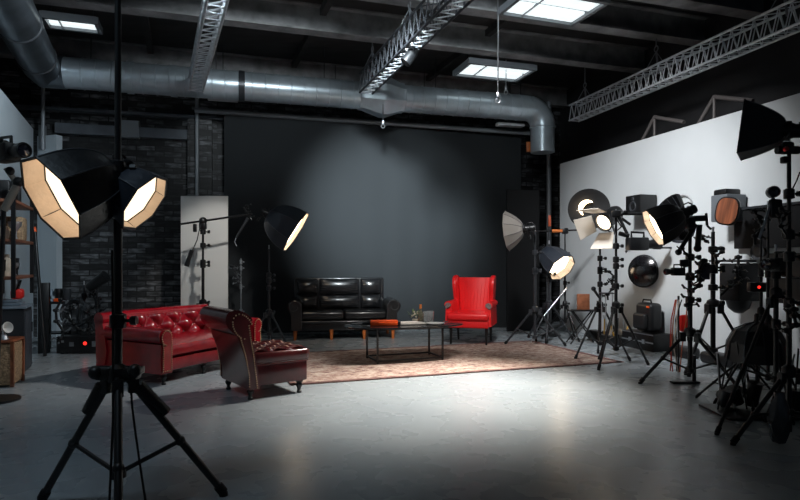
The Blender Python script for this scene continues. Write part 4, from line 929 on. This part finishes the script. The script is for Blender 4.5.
# camera on arm top-left
video_camera('large black camera on an arm at the left edge in front of the shelf', at(6, 163, 5.4), math.radians(60), 1.5)
t = thing('articulated_arm', 'pale jointed arm holding the camera at the left edge', 'arm', V((gx(-4, 5.5), 5.5, 0)))
b0 = V((gx(-4, 5.5), 5.5, 0)); obj('arm', MB().tube(at(6, 168, 5.45)-b0, at(18, 185, 5.5)-b0, .025).tube(at(20, 180, 5.5)-b0, at(4, 210, 5.5)-b0, .035), mat('beige_metal', (.3, .27, .23), .5), t); obj('joint', MB().sphere(at(18, 182, 5.5)-b0, .05).sphere(at(10, 171, 5.45)-b0, .04), BLK, t); obj('pole', MB().tube(at(4, 210, 5.5)-b0, V((0, 0, .02)), .02), BLK, t); obj('base', MB().lathe([(0, 0), (.2, 0), (.2, .02), (0, .03)], 20), BLK, t)
# crate + bits
t = thing('woven_crate', 'tan woven crate on the floor at the left edge', 'crate', (gx(-4, 6.15), 6.2, 0), .3)
obj('body', MB().box((0, 0, .24), (.34, .34, .44), bev=.02), WICK, t); obj('corner_post', MB().box((.17, -.17, .24), (.03, .03, .47)).box((-.17, -.17, .24), (.03, .03, .47)).box((.17, .17, .24), (.03, .03, .47)), WOOD, t); obj('lid', MB().box((0, 0, .475), (.37, .37, .03), bev=.01), WOOD, t)
t = thing('table_lamp', 'small white lamp head on the woven crate', 'lamp', (gx(4, 6.15), 6.15, .49)); obj('base', MB().lathe([(0, 0), (.05, 0), (.03, .03), (.015, .06), (.015, .1)], 16), SIL, t); obj('shade', MB().lathe([(.03, -.04), (.06, .03), (.055, .03), (0, -.035)], 18, Matrix.Translation((.02, 0, .12)) @ align((.9, -.3, .2))), WHT, t)
# tall case, pole, table, clutter
o = obj('tall_case', MB().box((0, 0, gz(283, 8.3)/2), (.16, .14, gz(283, 8.3)), bev=.01), BLK); o.location = (gx(42, 8.35), 8.4, 0); o.rotation_euler.z = RL; tag(o, 'tall narrow black case standing against the left wall', 'case')
t = thing('leaning_pole', 'black pole with an orange tip leaning on the left wall beside the tall case', 'pole', V((gx(45, 8.1), 8.1, .0))); b0 = V((gx(45, 8.1), 8.1, 0))
obj('pole', MB().tube((0, 0, 0), at(35, 232, 8.25)-b0, .022), BLK, t); obj('orange_tip', MB().tube(at(35, 232, 8.25)-b0, at(34.5, 227, 8.26)-b0, .025, .018), ORG, t)
tx_, ty_ = gx(60, 8.75), 8.75
t = thing('side_table', 'small black side table crowded with gear by the left wall', 'table', (tx_, ty_, 0), .2)
obj('top', MB().box((0, 0, .70), (.44, .36, .03), bev=.005), BLK, t)
for x in (-.19, .19):
    for y in (-.15, .15): obj('leg', MB().box((x, y, .345), (.03, .03, .69)), DGR, t, smooth=False)
obj('lower_shelf', MB().box((0, 0, .25), (.4, .32, .02)), BLK, t)
t = thing('desk_lamp', 'pale desk lamp on the crowded side table', 'lamp', (tx_-.14, ty_, .717)); obj('base', MB().lathe([(0, 0), (.06, 0), (.05, .02), (.01, .03), (.01, .12)], 16), BLUEG, t); obj('shade', MB().lathe([(.025, .1), (.075, .0), (.07, .0), (.0, .09)], 18, Matrix.Translation((.0, 0, .08))), BLUEG, t)
for i, (dx, m_, lab) in enumerate([(.0, BLK, 'black lamp head on the crowded side table'), (.13, DGR, 'dark grey lens on the crowded side table')]):
    o = obj('lens_barrel', MB().lathe([(0, 0), (.05, 0), (.05, .1), (.06, .14), (.05, .19), (0, .18)], 16), m_); o.location = (tx_+dx, ty_-.04, .716); tag(o, lab, 'lens')
o = obj('orange_pouch', MB().box((0, 0, .025), (.13, .06, .05), bev=.015), ORG); o.location = (tx_+.06, ty_-.14, .716); tag(o, 'little orange pouch on the front edge of the side table', 'pouch')
stand('dark short stand by the brick wall among the left clutter', gx(84, 8.9), 8.9, gz(285, 8.9), hub=.6, foot=.2, angs=(30, 150, 270), r=.02, m=DGR, collars=(.8,))
stand('black short stand with a tilted lamp left of the red sofa', gx(97, 8.7), 8.7, gz(290, 8.7), hub=.5, foot=.3, angs=(0, 120, 240), r=.016, collars=(.75,))
t = thing('studio_lamp', 'tilted black lamp head on the short stand left of the red sofa', 'lamp', at(97, 284, 8.7)); obj('can', MB().tube((-.12, 0, -.06), (.14, 0, .12), .07, .09, n=18), BLK, t); obj('yoke', MB().tube((0, 0, 0), (0, 0, -.1), .015), BLK, t)
t = thing('cable_coil', 'round coil of black cable propped on the left clutter', 'cable', V((gx(74, 8.5), 8.5, .56)))
for k in range(4): obj('loop', MB().torus((0.01*k, .012*k, 0), .2-.006*k, .009, Matrix.Rotation(PI/2, 4, 'X')), DGR, t)
obj('hook', MB().tube((0, .03, .2), (0, .1, .28), .008), DGR, t)
t = thing('road_case', 'black road case with a red light on the floor by the brick wall', 'case', (gx(84, 8.45), 8.45, 0), .1)
obj('body', MB().box((0, 0, .13), (.62, .32, .24), bev=.015), BLK, t); obj('indicator', MB().lathe([(.026, 0), (.02, .012), (0, .015)], 16, Matrix.Translation((.08, -.162, .15)) @ align((0, -1, 0))), REDL, t)
obj('fittings', MB().box((-.1, -.163, .14), (.06, .01, .06)).box((.2, -.163, .14), (.05, .01, .08)).box((-.22, -.163, .18), (.03, .01, .03)), SIL, t); obj('caster', MB().tube((-.25, -.1, .0), (-.25, -.1, .03), .02).tube((.25, -.1, 0), (.25, -.1, .03), .02), BLK, t)
clamp_cluster('heap of black clamps and chrome knobs on the road case by the brick wall', V((gx(80, 8.45), 8.45, .25)), .12, 81, n=6, accent=SIL)
clamp_cluster('upright tangle of black clamps in front of the crowded side table', V((gx(62, 8.3), 8.3, .0)), .14, 83, n=7, accent=SIL, rise=1.3)
clamp_cluster('tall tangle of black jointed arms left of the tilted lamp', V((gx(90, 8.75), 8.75, .0)), .15, 84, n=9, accent=DGR, rise=1.3)
clamp_cluster('second heap of black arms beside the round cable coil', V((gx(92, 8.5), 8.5, .25)), .13, 82, n=5, accent=DGR)

# ------------------------------------------------------------------ lights
def spot(name, loc, tgt, e, col, size, blend=1, rad=.25):
    L = bpy.data.lights.new(name, 'SPOT'); L.energy = e; L.color = col; L.spot_size = math.radians(size); L.spot_blend = blend; L.shadow_soft_size = rad
    o = bpy.data.objects.new(name, L); COL.objects.link(o); o.location = loc; o.rotation_euler = (V(tgt)-V(loc)).to_track_quat('-Z', 'Y').to_euler(); return o
spot('backdrop_spot', (-.2, 5.6, 4.4), (-.25, 11.1, 2.2), 4200, (.84, .95, 1), 40, 1, .2)
spot('key_spot', (1.95, 7.15, 4.40), (.45, 6.05, 0), 4000, (1, .935, .85), 50, 1, .5)
spot('wall_wash', (1.0, 6.0, 4.5), (3.85, 9.0, 1.3), 1150, (.97, .98, 1), 70, 1, .3)
spot('left_wash', (-1.2, 4.6, 4.5), (-3.9, 8.0, .2), 65, (.78, .90, 1), 74, 1, .3)
spot('left_wall_wash', (-1.0, 5.0, 4.5), (-6.1, 8.3, 2.2), 1300, (.80, .92, 1), 50, 1, .3)  # unseen spot added to lift the dim left wall
spot('front_floor_spot', (-2.2, 1.8, 4.4), (-2.6, 4.4, 0), 110, (.62, .82, 1), 80, 1, .4)  # unseen lamp added high near the camera to fill the left floor
spot('board_spot', (-.8, 5.2, 4.45), (-3.1, 9.4, 1.35), 520, (1, .98, .94), 19, .6, .1)  # added out of view just to brighten the white board
spot('furniture_spot', (.6, 4.6, 4.4), (.4, 9.3, .5), 760, (1, .97, .93), 33, 1, .2)
spot('duct_spot', (-.6, 4.0, 4.3), (-2.6, 9.8, 4.5), 520, (.85, .95, 1), 42, 1, .3)  # this and the next: unseen spots added so ducts and trusses catch light
spot('duct_spot', (.6, 4.4, 4.3), (1.2, 10.8, 4.6), 520, (.85, .95, 1), 40, 1, .3)
# par can added under the middle truss as a source for the sofa light
pc = V((.10, 7.40, 3.86)); tg = V((-2.55, 7.0, .3)); dn = (tg-pc).normalized()
t = thing('added_truss_lamp', 'small black lamp added under the middle truss to light the sofa', 'lamp', pc, M=frame(dn))
obj('can', MB().lathe([(0, -.16), (.05, -.16), (.07, -.1), (.075, .06), (.07, .06), (.065, -.02), (0, -.03)], 24), BLK, t)
obj('lens', MB().lathe([(.066, -.012), (0, .0)], 24), emis('lamp_lens_glow', (.9, .95, 1), 1.5), t)
bpy.context.view_layer.update(); iv = t.matrix_world.inverted()
obj('clamp', MB().tube(iv @ (pc-dn*.08), iv @ V((.12, 7.42, 4.0)), .014), BLK, t)
spot('sofa_spot', pc+dn*.08, tg, 470, (1, .96, .92), 56, 1, .06)

# faint blue world background as ambient fill, no lamp behind it
W_ = bpy.data.worlds.new('w'); SC.world = W_; W_.use_nodes = True
W_.node_tree.nodes['Background'].inputs[0].default_value = (.55, .72, 1, 1); W_.node_tree.nodes['Background'].inputs[1].default_value = .034
SC.view_settings.view_transform = 'Standard'; SC.view_settings.look = 'None'; SC.view_settings.gamma = 1; SC.view_settings.exposure = 0
try: SC.view_settings.use_curve_mapping = False
except Exception: pass
